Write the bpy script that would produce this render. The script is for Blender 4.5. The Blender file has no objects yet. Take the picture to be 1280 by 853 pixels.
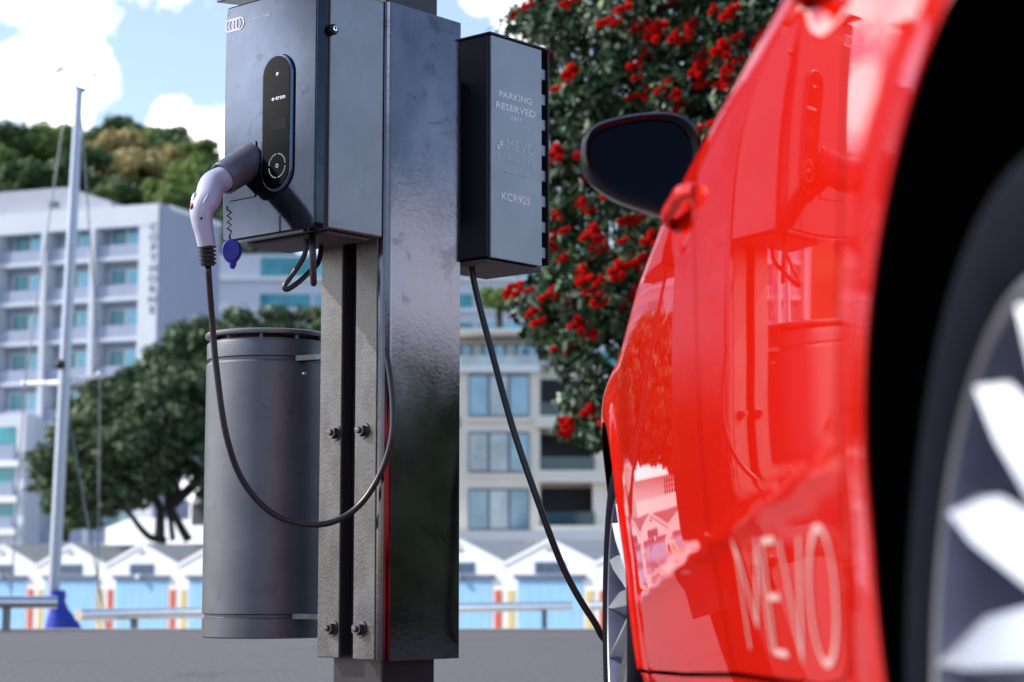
import bpy, math, random
import numpy as np
from mathutils import Vector, Matrix, geometry
random.seed(7); rng = np.random.default_rng(7)
S = bpy.context.scene; COL = S.collection
PI = math.pi; R = math.radians

# ------------------------------------------------------------------ camera
F = 2500.0; EYE = 0.405; TH = math.atan(300.5 / F)
cd = bpy.data.cameras.new('camera'); cam = bpy.data.objects.new('camera', cd); COL.objects.link(cam)
cam.location = (0, 0, EYE); cam.rotation_euler = (PI / 2 + TH, 0, 0)
cd.sensor_width = 36; cd.lens = F / 1280 * 36; cd.clip_start = 0.05; cd.clip_end = 3000
cd.dof.use_dof = True; cd.dof.focus_distance = 4.35; cd.dof.aperture_fstop = 5.2
S.camera = cam

def at(px, py, Y):
    """point of the place seen at photo position px, py on the plane y = Y"""
    z = Y * math.tan(TH + math.atan((426.5 - py) / F))
    d = Y * math.cos(TH) + z * math.sin(TH)
    return Vector(((px - 640) / F * d, Y, z + EYE))

# ------------------------------------------------------------------ mesh helpers
class MB:
    def __init__(s): s.v = []; s.f = []
    def add(s, vs, fs):
        n = len(s.v); s.v += [tuple(p) for p in vs]; s.f += [tuple(n + i for i in f) for f in fs]; return s
    def box(s, a, b, T=None):
        x0, y0, z0 = a; x1, y1, z1 = b
        vs = [(x0, y0, z0), (x1, y0, z0), (x1, y1, z0), (x0, y1, z0), (x0, y0, z1), (x1, y0, z1), (x1, y1, z1), (x0, y1, z1)]
        if T: vs = [T(*p) for p in vs]
        return s.add(vs, [(0, 3, 2, 1), (4, 5, 6, 7), (0, 1, 5, 4), (1, 2, 6, 5), (2, 3, 7, 6), (3, 0, 4, 7)])
    def prism(s, pts, depth, T):
        """pts: 2D outline (a, b); T(a, b, c) with c from depth[0] to depth[1]"""
        n = len(pts)
        vs = [T(a, b, depth[0]) for a, b in pts] + [T(a, b, depth[1]) for a, b in pts]
        fs = [tuple(range(n - 1, -1, -1)), tuple(range(n, 2 * n))]
        fs += [(i, (i + 1) % n, n + (i + 1) % n, n + i) for i in range(n)]
        return s.add(vs, fs)
    def loft(s, rings, cap=True, close=True):
        n = len(rings[0]); vs = [p for r in rings for p in r]; fs = []
        for k in range(len(rings) - 1):
            for i in range(n if close else n - 1):
                j = (i + 1) % n
                fs.append((k * n + i, k * n + j, (k + 1) * n + j, (k + 1) * n + i))
        if cap: fs += [tuple(range(n - 1, -1, -1)), tuple(range((len(rings) - 1) * n, len(rings) * n))]
        return s.add(vs, fs)
    def tube(s, pts, r, n=10, cap=True):
        pts = [Vector(p) for p in pts]; rs = r if isinstance(r, (list, tuple)) else [r] * len(pts)
        rings = []; up = None
        for i, p in enumerate(pts):
            t = (pts[min(i + 1, len(pts) - 1)] - pts[max(i - 1, 0)]).normalized()
            if up is None: up = Vector((0, 0, 1)) if abs(t.z) < .9 else Vector((1, 0, 0))
            a = t.cross(up)
            if a.length < 1e-5: a = t.cross(Vector((0, 1, 0)))
            a.normalize(); b = a.cross(t).normalized(); up = b
            rings.append([p + rs[i] * (math.cos(k * 2 * PI / n) * a + math.sin(k * 2 * PI / n) * b) for k in range(n)])
        return s.loft(rings, cap)
    def lathe(s, prof, T, n=48, cap=False):
        """prof: (r, z) pairs; T(x, y, z)"""
        rings = [[T(r * math.cos(k * 2 * PI / n), r * math.sin(k * 2 * PI / n), z) for k in range(n)] for r, z in prof]
        return s.loft(rings, cap)
    def ball(s, c, r, n=10):
        c = Vector(c); rs = r if isinstance(r, (tuple, list)) else (r, r, r)
        rings = []
        for i in range(1, n):
            a = PI * i / n
            rings.append([c + Vector((rs[0] * math.sin(a) * math.cos(k * 2 * PI / n), rs[1] * math.sin(a) * math.sin(k * 2 * PI / n), rs[2] * math.cos(a))) for k in range(n)])
        return s.loft(rings)

ORG = {}
def mesh_obj(name, mb, mat, parent=None, org=None, smooth=None, bevel=0, normals=None):
    o_ = Vector(org) if org is not None else (ORG.get(parent.name, Vector()) if parent else Vector())
    me = bpy.data.meshes.new(name)
    me.from_pydata([tuple(Vector(p) - o_) for p in mb.v], [], mb.f)
    me.update()
    o = bpy.data.objects.new(name, me); COL.objects.link(o)
    if mat: me.materials.append(mat)
    if parent: o.parent = parent; ORG[o.name] = o_
    else: ORG[o.name] = o_; o.location = o_
    if smooth:
        for p in me.polygons: p.use_smooth = True
        if smooth is not True:
            md = smooth_by_angle(me, smooth)
    if bevel:
        b = o.modifiers.new('bevel', 'BEVEL'); b.width = bevel; b.segments = 2; b.limit_method = 'ANGLE'; b.angle_limit = R(35)
    return o
def smooth_by_angle(me, ang):
    import bmesh
    bm = bmesh.new(); bm.from_mesh(me)
    for e in bm.edges:
        if len(e.link_faces) == 2 and e.calc_face_angle(0) > R(ang): e.smooth = False
        elif len(e.link_faces) != 2: e.smooth = False
    bm.to_mesh(me); bm.free()
def tag(o, label=None, cat=None, group=None, kind=None):
    if label: o['label'] = label
    if cat: o['category'] = cat
    if group: o['group'] = group
    if kind: o['kind'] = kind
    return o
def thing(name, loc, label, cat, group=None):
    o = bpy.data.objects.new(name, None); COL.objects.link(o); o.location = loc; o.empty_display_size = .2
    ORG[o.name] = Vector(loc); return tag(o, label, cat, group)
def copy_tree(o, parent=None):
    c = o.copy(); COL.objects.link(c); ORG[c.name] = ORG.get(o.name, Vector())
    if parent: c.parent = parent; c.matrix_parent_inverse = o.matrix_parent_inverse.copy()
    for ch in [x for x in KIDS(o)]: copy_tree(ch, c)
    return c
def KIDS(o): return [x for x in bpy.data.objects if x.parent == o]
def text_mb(txt, T, size=1.0, sx=1.0, align='CENTER', depth=0.0, space=1.0, weight=0.0):
    cu = bpy.data.curves.new('t', 'FONT'); cu.body = txt; cu.size = size; cu.align_x = align; cu.align_y = 'CENTER'
    cu.space_character = space; cu.offset = weight; cu.extrude = 0; cu.resolution_u = 4
    ob = bpy.data.objects.new('t', cu); COL.objects.link(ob)
    dg = bpy.context.evaluated_depsgraph_get(); dg.update()
    me = bpy.data.meshes.new_from_object(ob.evaluated_get(dg))
    mb = MB(); mb.add([T(v.co.x * sx, v.co.y, depth) for v in me.vertices], [tuple(p.vertices) for p in me.polygons])
    bpy.data.objects.remove(ob); bpy.data.curves.remove(cu); bpy.data.meshes.remove(me)
    return mb

# ------------------------------------------------------------------ materials
def lin(c):
    return tuple((x / 12.92 if x <= .04045 else ((x + .055) / 1.055) ** 2.4) for x in c)
def mat(name, col, rough=.5, metal=0., spec=.5, noise=0., nscale=8., bump=0., bscale=60., coat=0., crough=.03, emit=None, col2=None, bdist=.002, rvar=0., trans=0, alpha=1, ior=1.5, stretch=None, detail=6, smudge=0., sscale=9.):
    m = bpy.data.materials.new(name); m.use_nodes = True; nt = m.node_tree; b = nt.nodes['Principled BSDF']
    b.inputs['Roughness'].default_value = rough; b.inputs['Metallic'].default_value = metal
    b.inputs['Specular IOR Level'].default_value = spec; b.inputs['IOR'].default_value = ior
    b.inputs['Coat Weight'].default_value = coat; b.inputs['Coat Roughness'].default_value = crough
    b.inputs['Transmission Weight'].default_value = trans; b.inputs['Alpha'].default_value = alpha
    b.inputs['Base Color'].default_value = (*col, 1)
    N = nt.nodes; Lk = nt.links
    tc = N.new('ShaderNodeTexCoord'); src = tc.outputs['Object']
    if stretch:
        mp = N.new('ShaderNodeMapping'); mp.inputs['Scale'].default_value = stretch; Lk.new(src, mp.inputs[0]); src = mp.outputs[0]
    if noise or col2 or rvar:
        nz = N.new('ShaderNodeTexNoise'); nz.inputs['Scale'].default_value = nscale; nz.inputs['Detail'].default_value = detail; nz.inputs['Roughness'].default_value = .6
        Lk.new(src, nz.inputs['Vector'])
        cr = N.new('ShaderNodeMapRange'); cr.inputs['From Min'].default_value = .3; cr.inputs['From Max'].default_value = .7
        Lk.new(nz.outputs['Fac'], cr.inputs['Value'])
        c2 = col2 or tuple(x * (1 + noise) for x in col); c1 = col if col2 else tuple(x * (1 - noise) for x in col)
        mx = N.new('ShaderNodeMix'); mx.data_type = 'RGBA'; mx.inputs['A'].default_value = (*c1, 1); mx.inputs['B'].default_value = (*c2, 1)
        Lk.new(cr.outputs[0], mx.inputs['Factor']); Lk.new(mx.outputs['Result'], b.inputs['Base Color'])
        if smudge:
            sn = N.new('ShaderNodeTexNoise'); sn.inputs['Scale'].default_value = sscale; sn.inputs['Detail'].default_value = 7; sn.inputs['Roughness'].default_value = .62; sn.inputs['Distortion'].default_value = .6
            Lk.new(src, sn.inputs['Vector'])
            sr_ = N.new('ShaderNodeMapRange'); sr_.inputs['From Min'].default_value = .60; sr_.inputs['From Max'].default_value = .66; sr_.inputs['To Min'].default_value = 1; sr_.inputs['To Max'].default_value = 1 - smudge
            Lk.new(sn.outputs['Fac'], sr_.inputs['Value'])
            sv = N.new('ShaderNodeVectorMath'); sv.operation = 'SCALE'; Lk.new(mx.outputs['Result'], sv.inputs[0]); Lk.new(sr_.outputs[0], sv.inputs['Scale']); Lk.new(sv.outputs[0], b.inputs['Base Color'])
        if rvar:
            mr = N.new('ShaderNodeMapRange'); mr.inputs['To Min'].default_value = max(rough - rvar, 0); mr.inputs['To Max'].default_value = rough + rvar
            Lk.new(cr.outputs[0], mr.inputs['Value']); Lk.new(mr.outputs[0], b.inputs['Roughness'])
    if bump:
        n2 = N.new('ShaderNodeTexNoise'); n2.inputs['Scale'].default_value = bscale; n2.inputs['Detail'].default_value = 4
        Lk.new(src, n2.inputs['Vector'])
        bp = N.new('ShaderNodeBump'); bp.inputs['Strength'].default_value = bump; bp.inputs['Distance'].default_value = bdist
        Lk.new(n2.outputs['Fac'], bp.inputs['Height']); Lk.new(bp.outputs[0], b.inputs['Normal'])
        if coat: Lk.new(bp.outputs[0], b.inputs['Coat Normal'])
    return m
def leafmat(name, cols, rough=.5, spec=.22, trl=.25):
    m = bpy.data.materials.new(name); m.use_nodes = True; nt = m.node_tree; b = nt.nodes['Principled BSDF']
    g = nt.nodes.new('ShaderNodeNewGeometry'); cr = nt.nodes.new('ShaderNodeValToRGB')
    el = cr.color_ramp.elements
    while len(el) < len(cols): el.new(.5)
    for i, c in enumerate(cols): el[i].position = i / (len(cols) - 1); el[i].color = (*c, 1)
    nt.links.new(g.outputs['Random Per Island'], cr.inputs[0]); nt.links.new(cr.outputs[0], b.inputs['Base Color'])
    b.inputs['Roughness'].default_value = rough; b.inputs['Specular IOR Level'].default_value = spec
    tr = nt.nodes.new('ShaderNodeBsdfTranslucent'); mx = nt.nodes.new('ShaderNodeMixShader'); mx.inputs[0].default_value = trl
    nt.links.new(cr.outputs[0], tr.inputs[0]); nt.links.new(b.outputs[0], mx.inputs[1]); nt.links.new(tr.outputs[0], mx.inputs[2])
    nt.links.new(mx.outputs[0], nt.nodes['Material Output'].inputs[0])
    return m

M = {}
M['asphalt'] = mat('asphalt', (.045, .043, .052), .85, col2=(.15, .14, .155), nscale=38, bump=.7, bscale=120, bdist=.008, detail=9, smudge=.28, sscale=1.1)
M['concrete'] = mat('concrete', (.3, .3, .29), .85, noise=.2, nscale=3, bump=.2, bscale=20)
M['road'] = mat('road', (.16, .16, .17), .9, noise=.2, nscale=.6)
M['paint_red'] = mat('red_car_paint', (.44, .007, .002), .5, spec=.0, coat=.70, crough=.012, noise=.03, nscale=300)
M['black_plastic'] = mat('black_plastic', (.006, .006, .007), .55, bump=.1, bscale=400, bdist=.0005)
M['liner'] = mat('arch_liner', (.003, .003, .003), .95, spec=.1, noise=.2, nscale=20)
M['mirror_black'] = mat('gloss_black_housing', (.004, .0045, .008), .3, spec=.16, coat=.05, noise=.1, nscale=30)
M['mirror_glass'] = mat('mirror_glass', (.006, .0065, .011), .03, metal=1., noise=.05, nscale=4)  # near-black colour stands in for the dark surroundings the glass mirrors
M['rubber'] = mat('tyre_rubber', (.0045, .005, .009), .7, spec=.03, bump=.2, bscale=150, bdist=.001, noise=.2, nscale=20)
M['alloy'] = mat('wheel_alloy', (.55, .56, .60), .30, metal=.92, noise=.05, nscale=40)
M['alloy_dark'] = mat('wheel_alloy_barrel', (.016, .018, .028), .45, metal=.3, noise=.15, nscale=20)
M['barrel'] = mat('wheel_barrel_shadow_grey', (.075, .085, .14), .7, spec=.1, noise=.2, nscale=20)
M['disc'] = mat('brake_steel', (.08, .08, .085), .4, metal=.9, noise=.2, nscale=30)
M['glass_dark'] = mat('car_glass', (.01, .012, .014), .03, spec=.6, noise=.05, nscale=3)
M['white_decal'] = mat('white_decal', (.62, .34, .33), .45, noise=.05, nscale=60, coat=.3)
M['charger'] = mat('charger_blue_grey_lacquer', (.027, .034, .050), .08, metal=.92, noise=.12, nscale=14, smudge=.3, sscale=14, bump=.03, bscale=500, bdist=.0004)
M['charger_side'] = mat('charger_brushed_side', (.22, .225, .255), .40, metal=.9, noise=.12, nscale=7, smudge=.22, sscale=6, bump=.06, bscale=300, bdist=.0006, stretch=(1, 1, 1))
M['under'] = mat('box_underside', (.08, .075, .08), .6, metal=.3, noise=.15, nscale=14)
M['hmi'] = mat('gloss_black_panel', (.001, .001, .0015), .08, spec=.03, noise=.1, nscale=4)
M['hmi_rim'] = mat('panel_rim', (.07, .10, .17), .25, metal=.7, noise=.05, nscale=30)
M['screen'] = mat('small_display', (.006, .008, .009), .3, spec=.05, noise=.05, nscale=10)
M['grey_mark'] = mat('grey_marking', (.35, .37, .4), .5, noise=.04, nscale=60)
M['lilac_mark'] = mat('pale_marking', (.55, .50, .62), .5, noise=.04, nscale=60)
M['white_mark'] = mat('white_marking', (.74, .84, .95), .5, noise=.03, nscale=60)
M['faint_mark'] = mat('faint_marking', (.50, .62, .74), .5, noise=.03, nscale=60)
M['sign'] = mat('sign_brushed_metal', (.225, .235, .265), .36, metal=.9, noise=.10, nscale=7, smudge=.12, sscale=8, bump=.05, bscale=260, bdist=.0006)
M['sign_shaded'] = mat('sign_shaded_metal', (.012, .013, .024), .5, metal=.3, noise=.1, nscale=10)  # box sides darkened: the shadow of the post is put into the colour
M['clad'] = mat('cladding_dark_lacquer', (.118, .116, .145), .11, metal=.95, noise=.28, nscale=6, smudge=.3, sscale=11, bump=.11, bscale=95, bdist=.0010, rvar=.05)
M['strip'] = mat('cladding_rough_lacquer', (.11, .11, .118), .40, metal=.75, noise=.25, nscale=18, bump=.6, bscale=260, bdist=.0014, stretch=(1, 1, .55), rvar=.08)
M['inner'] = mat('inner_post_steel', (.035, .033, .042), .4, metal=.5, noise=.15, nscale=12, bump=.1, bscale=80)  # dark base also holds the shade inside the cladding slot
M['bolt'] = mat('bolt_steel', (.11, .11, .125), .38, metal=.9, noise=.2, nscale=60)
M['chrome'] = mat('polished_steel', (.80, .80, .82), .11, metal=1., noise=.05, nscale=4)
M['steel_dull'] = mat('dull_steel', (.22, .22, .24), .5, metal=.8, noise=.1, nscale=8)
M['bin'] = mat('bin_grey_lacquer', (.098, .104, .134), .45, metal=.5, noise=.16, nscale=9, smudge=.2, sscale=13, bump=.12, bscale=420, bdist=.0008, coat=.25, crough=.3)
M['bin_rim'] = mat('bin_rim_metal', (.24, .24, .27), .3, metal=.7, noise=.08, nscale=10)
M['cable'] = mat('cable_rubber', (.006, .007, .012), .38, noise=.1, nscale=30)
M['gun'] = mat('plug_pale_lilac_plastic', (.38, .38, .52), .38, noise=.03, nscale=30, coat=.2, crough=.2)
M['gun_grey'] = mat('plug_holder_grey', (.10, .10, .135), .42, noise=.06, nscale=30, metal=.2)
M['blue_cap'] = mat('blue_rubber_cap', (.010, .012, .30), .4, noise=.1, nscale=20)
M['red_dot'] = mat('red_button', (.35, .01, .03), .4, noise=.05, nscale=20)
M['white_wall'] = mat('shed_white_boards', (.78, .79, .82), .6, noise=.04, nscale=1.2, bump=.2, bscale=3, stretch=(1, 1, 12), bdist=.01)
M['shed_roof'] = mat('shed_grey_roof', (.30, .31, .33), .7, noise=.12, nscale=1.5)
M['shed_door'] = mat('shed_pale_blue_door', (.27, .50, .76), .5, noise=.06, nscale=1.5)
M['shed_trim'] = mat('shed_dark_trim', (.12, .12, .19), .6, noise=.1, nscale=3)
M['shed_red'] = mat('red_panel', (.52, .09, .05), .6, noise=.05, nscale=3)
M['shed_yellow'] = mat('ochre_panel', (.58, .47, .20), .6, noise=.05, nscale=3)
M['frame_blue'] = mat('blue_window_frame', (.03, .13, .34), .5, noise=.08, nscale=3)
M['pane'] = mat('window_glass', (.03, .075, .11), .06, spec=.8, noise=.3, nscale=.5)
M['pane_pale'] = mat('pale_reflection_glass', (.50, .58, .62), .12, spec=.8, noise=.35, nscale=.45)  # bright window reflection put into the pale base colour
M['pane_sky'] = mat('sky_blue_glass', (.18, .42, .56), .05, spec=.9, metal=.35, noise=.25, nscale=.4)
M['pane_blue'] = mat('reflecting_blue_glass', (.26, .40, .56), .06, spec=.9, metal=.4, noise=.25, nscale=.4)
M['pane_teal'] = mat('teal_glass', (.02, .26, .34), .08, spec=.8, noise=.35, nscale=.6)
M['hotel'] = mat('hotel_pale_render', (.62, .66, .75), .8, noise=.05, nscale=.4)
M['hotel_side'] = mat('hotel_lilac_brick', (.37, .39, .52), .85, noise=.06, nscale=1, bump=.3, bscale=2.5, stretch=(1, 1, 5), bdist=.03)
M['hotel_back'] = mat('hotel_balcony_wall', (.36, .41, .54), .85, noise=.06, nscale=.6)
M['balustrade'] = mat('balcony_front', (.32, .37, .52), .7, noise=.08, nscale=1.5, stretch=(6, 6, .3))
M['white_render'] = mat('white_render', (.84, .85, .88), .7, noise=.03, nscale=.5)
M['cream'] = mat('cream_render', (.86, .80, .72), .8, noise=.04, nscale=.5)
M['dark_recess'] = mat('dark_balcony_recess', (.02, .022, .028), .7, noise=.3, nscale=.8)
M['louver'] = mat('plantroom_cladding', (.36, .38, .46), .7, noise=.1, nscale=2, stretch=(4, 4, .2))
M['mast'] = mat('mast_alloy', (.38, .42, .54), .35, metal=.6, noise=.05, nscale=3)
M['mast_white'] = mat('spreader_white', (.75, .76, .8), .4, noise=.04, nscale=3)
M['hull'] = mat('white_gelcoat', (.8, .8, .8), .25, coat=.5, noise=.03, nscale=2)
M['sail_blue'] = mat('blue_sail_cloth', (.008, .035, .36), .7, noise=.15, nscale=6, bump=.3, bscale=14, bdist=.02)
M['wire'] = mat('rigging_wire', (.22, .23, .26), .5, metal=.7, noise=.05, nscale=3)
M['bark'] = mat('bark', (.035, .03, .028), .9, noise=.3, nscale=6, bump=.5, bscale=14, bdist=.02)
M['hill'] = mat('hill_scrub', (.035, .06, .022), .95, noise=.5, nscale=.08)
M['gull'] = mat('gull_grey', (.25, .24, .24), .7, noise=.1, nscale=10)
M['lf_poh'] = leafmat('pohutukawa_leaves', rough=.6, spec=.12, trl=.15, cols= [(.004, .010, .006), (.009, .022, .012), (.026, .060, .018), (.14, .19, .14), (.036, .085, .022)])
M['lf_poh_bud'] = leafmat('pale_buds', [(.26, .32, .26), (.40, .44, .38), (.22, .34, .10)], trl=.15)
M['blossom'] = leafmat('red_stamens', [(.40, .006, .008), (.72, .014, .012), (.88, .03, .02)], rough=.7, spec=.1, trl=.3)
M['lf_mid'] = leafmat('dark_grey_green_leaves', [(.016, .040, .016), (.050, .10, .042), (.17, .23, .13), (.032, .066, .026)])
M['lf_h1'] = leafmat('hill_green_leaves', [(.09, .16, .035), (.18, .27, .07), (.27, .36, .11)])
M['lf_h2'] = leafmat('hill_dark_leaves', [(.034, .076, .030), (.075, .135, .052), (.14, .22, .09)])
M['lf_h3'] = leafmat('hill_tan_leaves', [(.34, .29, .12), (.52, .42, .20), (.24, .24, .10)])
M['lf_h4'] = leafmat('hill_lime_leaves', [(.10, .17, .04), (.16, .23, .07), (.2, .26, .1)])
# water
w = mat('water', (.015, .05, .06), .08, spec=.6, bump=.6, bscale=1.2, bdist=.08, noise=.2, nscale=.2); M['water'] = w

# ------------------------------------------------------------------ setting
def sheet(name, x0, x1, y0, y1, z, m, **k):
    mb = MB().add([(x0, y0, z), (x1, y0, z), (x1, y1, z), (x0, y1, z)], [(0, 1, 2, 3)])
    return tag(mesh_obj(name, mb, m), kind='structure')
def slab(name, a, b, m): return tag(mesh_obj(name, MB().box(a, b), m), kind='structure')
slab('ground', (-60, -60, -3.2), (60, 17.0, 0), M['asphalt'])
slab('quay_edge', (-60, 17.003, -3.2), (60, 18.2, -.16), M['concrete'])
slab('kerb', (-60, 16.72, .0005), (60, 16.998, .012), M['concrete'])
sheet('seabed', -1500, 1500, -1500, 2500, -3.0, M['hill'])
sheet('water', -400, 400, 18.2, 130, -2.3, M['water'])

# shed row frame
SD0 = 96.; SD7 = 82.; X0 = -24.3; X7 = 1.54
P0 = Vector((X0, SD0, 0)); P7 = Vector((X7, SD7, 0)); STEP = (P7 - P0) / 7; PITCH = STEP.length
U = STEP.normalized(); NB = Vector((-U.y, U.x, 0))         # NB points away from the camera
def sh(u, n, z): p = P0 + U * u + NB * n; return Vector((p.x, p.y, z))
SHEDANG = math.atan2(U.y, U.x)
mb = MB().box((-60, -2.2, -3.2), (110, 11, -1.9), sh); tag(mesh_obj('slipway', mb, M['concrete']), kind='structure')
mb = MB().box((-120, 11.0, -3.2), (220, 260, 2.15), sh); tag(mesh_obj('promenade', mb, M['road']), kind='structure')
mb = MB().box((-100, 10.6, -1.89), (200, 10.997, 2.32), sh)
tag(mesh_obj('sea_wall', mb, M['concrete']), 'long pale concrete sea wall running along behind the shed roofs', 'wall')

# boat sheds
def make_shed(col):
    r = thing('boat_shed', (0, 0, 0), 'x', 'boat shed', 'boat sheds in a row on the waterfront')
    hw = PITCH / 2 - .01; ev = 1.10 + 1.9; rg = 2.05 + 1.9; D = 9.0
    wl = MB(); wl.prism([(-hw, 0), (hw, 0), (hw, ev), (0, rg), (-hw, ev)], (0, D), lambda a, b, c: (a, c, b)); mesh_obj('wall', wl, M['white_wall'], r)
    rf = MB()
    for sg in (-1, 1):
        pts = [(0, rg + .09), (0, rg + .02), (sg * hw, ev + .02), (sg * hw, ev + .09)]
        if sg > 0: pts = pts[::-1]
        rf.prism(pts, (.04, D + .1), lambda a, b, c: (a, c, b))
    mesh_obj('roof', rf, M['shed_roof'], r)
    bg = MB()
    for sg in (-1, 1):
        pts = [(0, rg + .11), (0, rg - .05), (sg * (hw), ev - .05), (sg * (hw), ev + .11)]
        if sg > 0: pts = pts[::-1]
        bg.prism(pts, (-.05, .038), lambda a, b, c: (a, c, b))
    mesh_obj('bargeboard', bg, M['white_render'], r)
    d = mesh_obj('door', MB().box((-1.48, -.03, .02), (1.48, .05, 2.42)), M['shed_door'], r)
    g = MB()
    for k in range(1, 6): g.box((-1.48 + k * 2.96 / 6 - .012, -.036, .03), (-1.48 + k * 2.96 / 6 + .012, -.0305, 2.4))
    mesh_obj('door_batten', g, M['shed_door'], d)
    mesh_obj('door_header', MB().box((-1.6, -.16, 2.42), (1.6, .0, 2.58)), M['shed_trim'], r)
    wn = mesh_obj('window', MB().box((-.68, -.04, 2.64), (.68, .02, 3.10)), M['frame_blue'], r)
    pn = MB()
    for k in range(3): pn.box((-.58 + k * .42, -.05, 2.70), (-.58 + k * .42 + .32, -.041, 3.04))
    mesh_obj('pane', pn, M['pane'], wn)
    for sg in (-1, 1): mesh_obj('side_panel', MB().box((sg * 1.80 - .16, -.03, .1), (sg * 1.80 + .16, .02, 1.95)), M[col], r)
    mesh_obj('vent', MB().box((-.14, -.03, 3.55), (.14, .02, 3.66)), M['shed_trim'], r)
    if col == 'shed_red':
        mesh_obj('lamp', MB().ball((0, -.24, 2.5), .13), M['white_render'], r, smooth=True)
    return r
shedA = make_shed('shed_red'); shedB = make_shed('shed_yellow')
used = {}
ordn = {-1: 'boat shed cut by the left edge of the photo, with yellow side panels',
 0: 'white boat shed with red side panels, left of blue mast foot',
 1: 'white boat shed with yellow side panels, just right of the mast foot',
 2: 'white boat shed with red side panels, standing whole between the mast and the grey bin',
 3: 'white boat shed with yellow side panels, half hidden by the grey bin',
 4: 'white boat shed with red side panels, hidden behind grey bin and slotted post',
 5: 'white boat shed with yellow side panels, hidden behind the dark steel post',
 6: 'white boat shed with red side panels, just right of the dark steel post',
 7: 'white boat shed with yellow side panels, crossed by the thin car cable',
 8: 'white boat shed with red side panels, its edge showing beside the red car wheel'}
for i in range(-1, 9):
    src = shedA if i % 2 == 0 else shedB
    o = src if src.name not in used else copy_tree(src)
    used[src.name] = 1
    o.location = sh(i * PITCH, 0, -1.9); o.rotation_euler = (0, 0, SHEDANG); o['label'] = ordn[i]

# railings along the quay
def rail(p0, p1, r, legs, zl, label):
    t = thing('railing', (p0.x, p0.y, zl), label, 'railing', 'low tubular steel railings on the quay edge')
    mesh_obj('rail_tube', MB().tube([p0, p1], r, 20), M['chrome'], t, smooth=40)
    for q in legs:
        c = p0.lerp(p1, q)
        mesh_obj('leg', MB().box((c.x - .03, c.y - .02, zl), (c.x + .03, c.y + .02, c.z - r + .015)), M['steel_dull'], t)
a = at(-60, 753, 16.4); b = at(71, 753, 16.7)
rail(a, b, .052, [.12, .52], 0, 'short polished steel railing tube at the far left of the quay edge')
a = at(98, 769, 17.35); b = at(712, 757.5, 24.0)
# long tube, stands on the lower concrete ledge
mbx = MB().box((-60, 18.2, -3.2), (60, 30, -.55)); tag(mesh_obj('lower_quay', mbx, M['concrete']), kind='structure')
rail(a, b, .052, [.085, .45, .93], -.5, 'long polished steel railing tube passing behind the grey bin and post')
a = at(733, 757.5, 24.3); b = at(1100, 755, 30)
rail(a, b, .052, [.3, .8], -.5, 'steel railing tube whose end shows right beside the car front wheel')

# ------------------------------------------------------------------ post frame
K = Vector((-.281, 4.39, 0)); Lv = Vector((-.751, .660, 0)); Rv = Vector((.660, .751, 0))
def PT(l, r, z): p = K + Lv * l + Rv * r; return Vector((p.x, p.y, z))
zt = at(480, 1, 4.39).z; zb = at(480, 827, 4.39).z
post = thing('steel_post', PT(.1, .12, 0), 'dark steel post with glossy cladding and bolted slotted strips, carrying two boxes', 'post')
mesh_obj('inner_post', MB().box((.0325, .0325, 0), (.19, .2, zt + .5), PT), M['inner'], post, bevel=.006)
# folded front cladding: strip + rounded corner + wide face + return
def fold(path, th, z0, z1, T):
    """path of (l, r) points; plate of thickness th to the left side"""
    pts = [Vector((a, b)) for a, b in path]; inn = []
    for i, p in enumerate(pts):
        d0 = (pts[i] - pts[i - 1]).normalized() if i else (pts[1] - pts[0]).normalized()
        d1 = (pts[i + 1] - pts[i]).normalized() if i < len(pts) - 1 else d0
        n = Vector((-(d0.y + d1.y), d0.x + d1.x)).normalized(); inn.append(p + n * th)
    mb = MB(); n = len(pts)
    for i in range(n - 1):
        A, B, C, D = pts[i], pts[i + 1], inn[i + 1], inn[i]
        mb.add([T(*A, z0), T(*B, z0), T(*C, z0), T(*D, z0), T(*A, z1), T(*B, z1), T(*C, z1), T(*D, z1)],
               [(0, 1, 5, 4), (2, 3, 7, 6), (0, 3, 2, 1), (4, 5, 6, 7)] + ([(3, 0, 4, 7)] if i == 0 else []) + ([(1, 2, 6, 5)] if i == n - 2 else []))
    return mb
rc = .022
arc = [(rc - rc * math.sin(a), rc - rc * math.cos(a)) for a in [R(x) for x in range(0, 91, 15)]]
# left strip (l from .09 to rc, r=0)
def rounded_face(): return [(rc, 0.0)] + [(rc - rc * math.sin(R(a)), rc - rc * math.cos(R(a))) for a in range(15, 91, 15)] + [(0, .2436), (.003, .2456), (.03, .2456)]
mesh_obj('face_cladding', fold([(a, b) for a, b in rounded_face()][::-1], -.005, zb, zt, PT).__class__() if False else fold(rounded_face(), -.005, zb, zt, PT), M['clad'], post, smooth=30)
mesh_obj('inner_strip', MB().box((rc + .0005, -.003, zb + .002), (.090, .006, zt), PT), M['strip'], post, bevel=.002)
mesh_obj('outer_strip', MB().box((.134, -.003, zb + .004), (.204, .006, zt), PT), M['strip'], post, bevel=.002)
s_ = MB().box((.084, .006, zb + .01), (.090, .03, zt - .01), PT); s_.box((.134, .006, zb + .01), (.140, .03, zt - .01), PT); s_.box((.198, .006, zb + .01), (.204, .22, zt - .01), PT)
mesh_obj('strip_return', s_, M['inner'], post)
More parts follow.
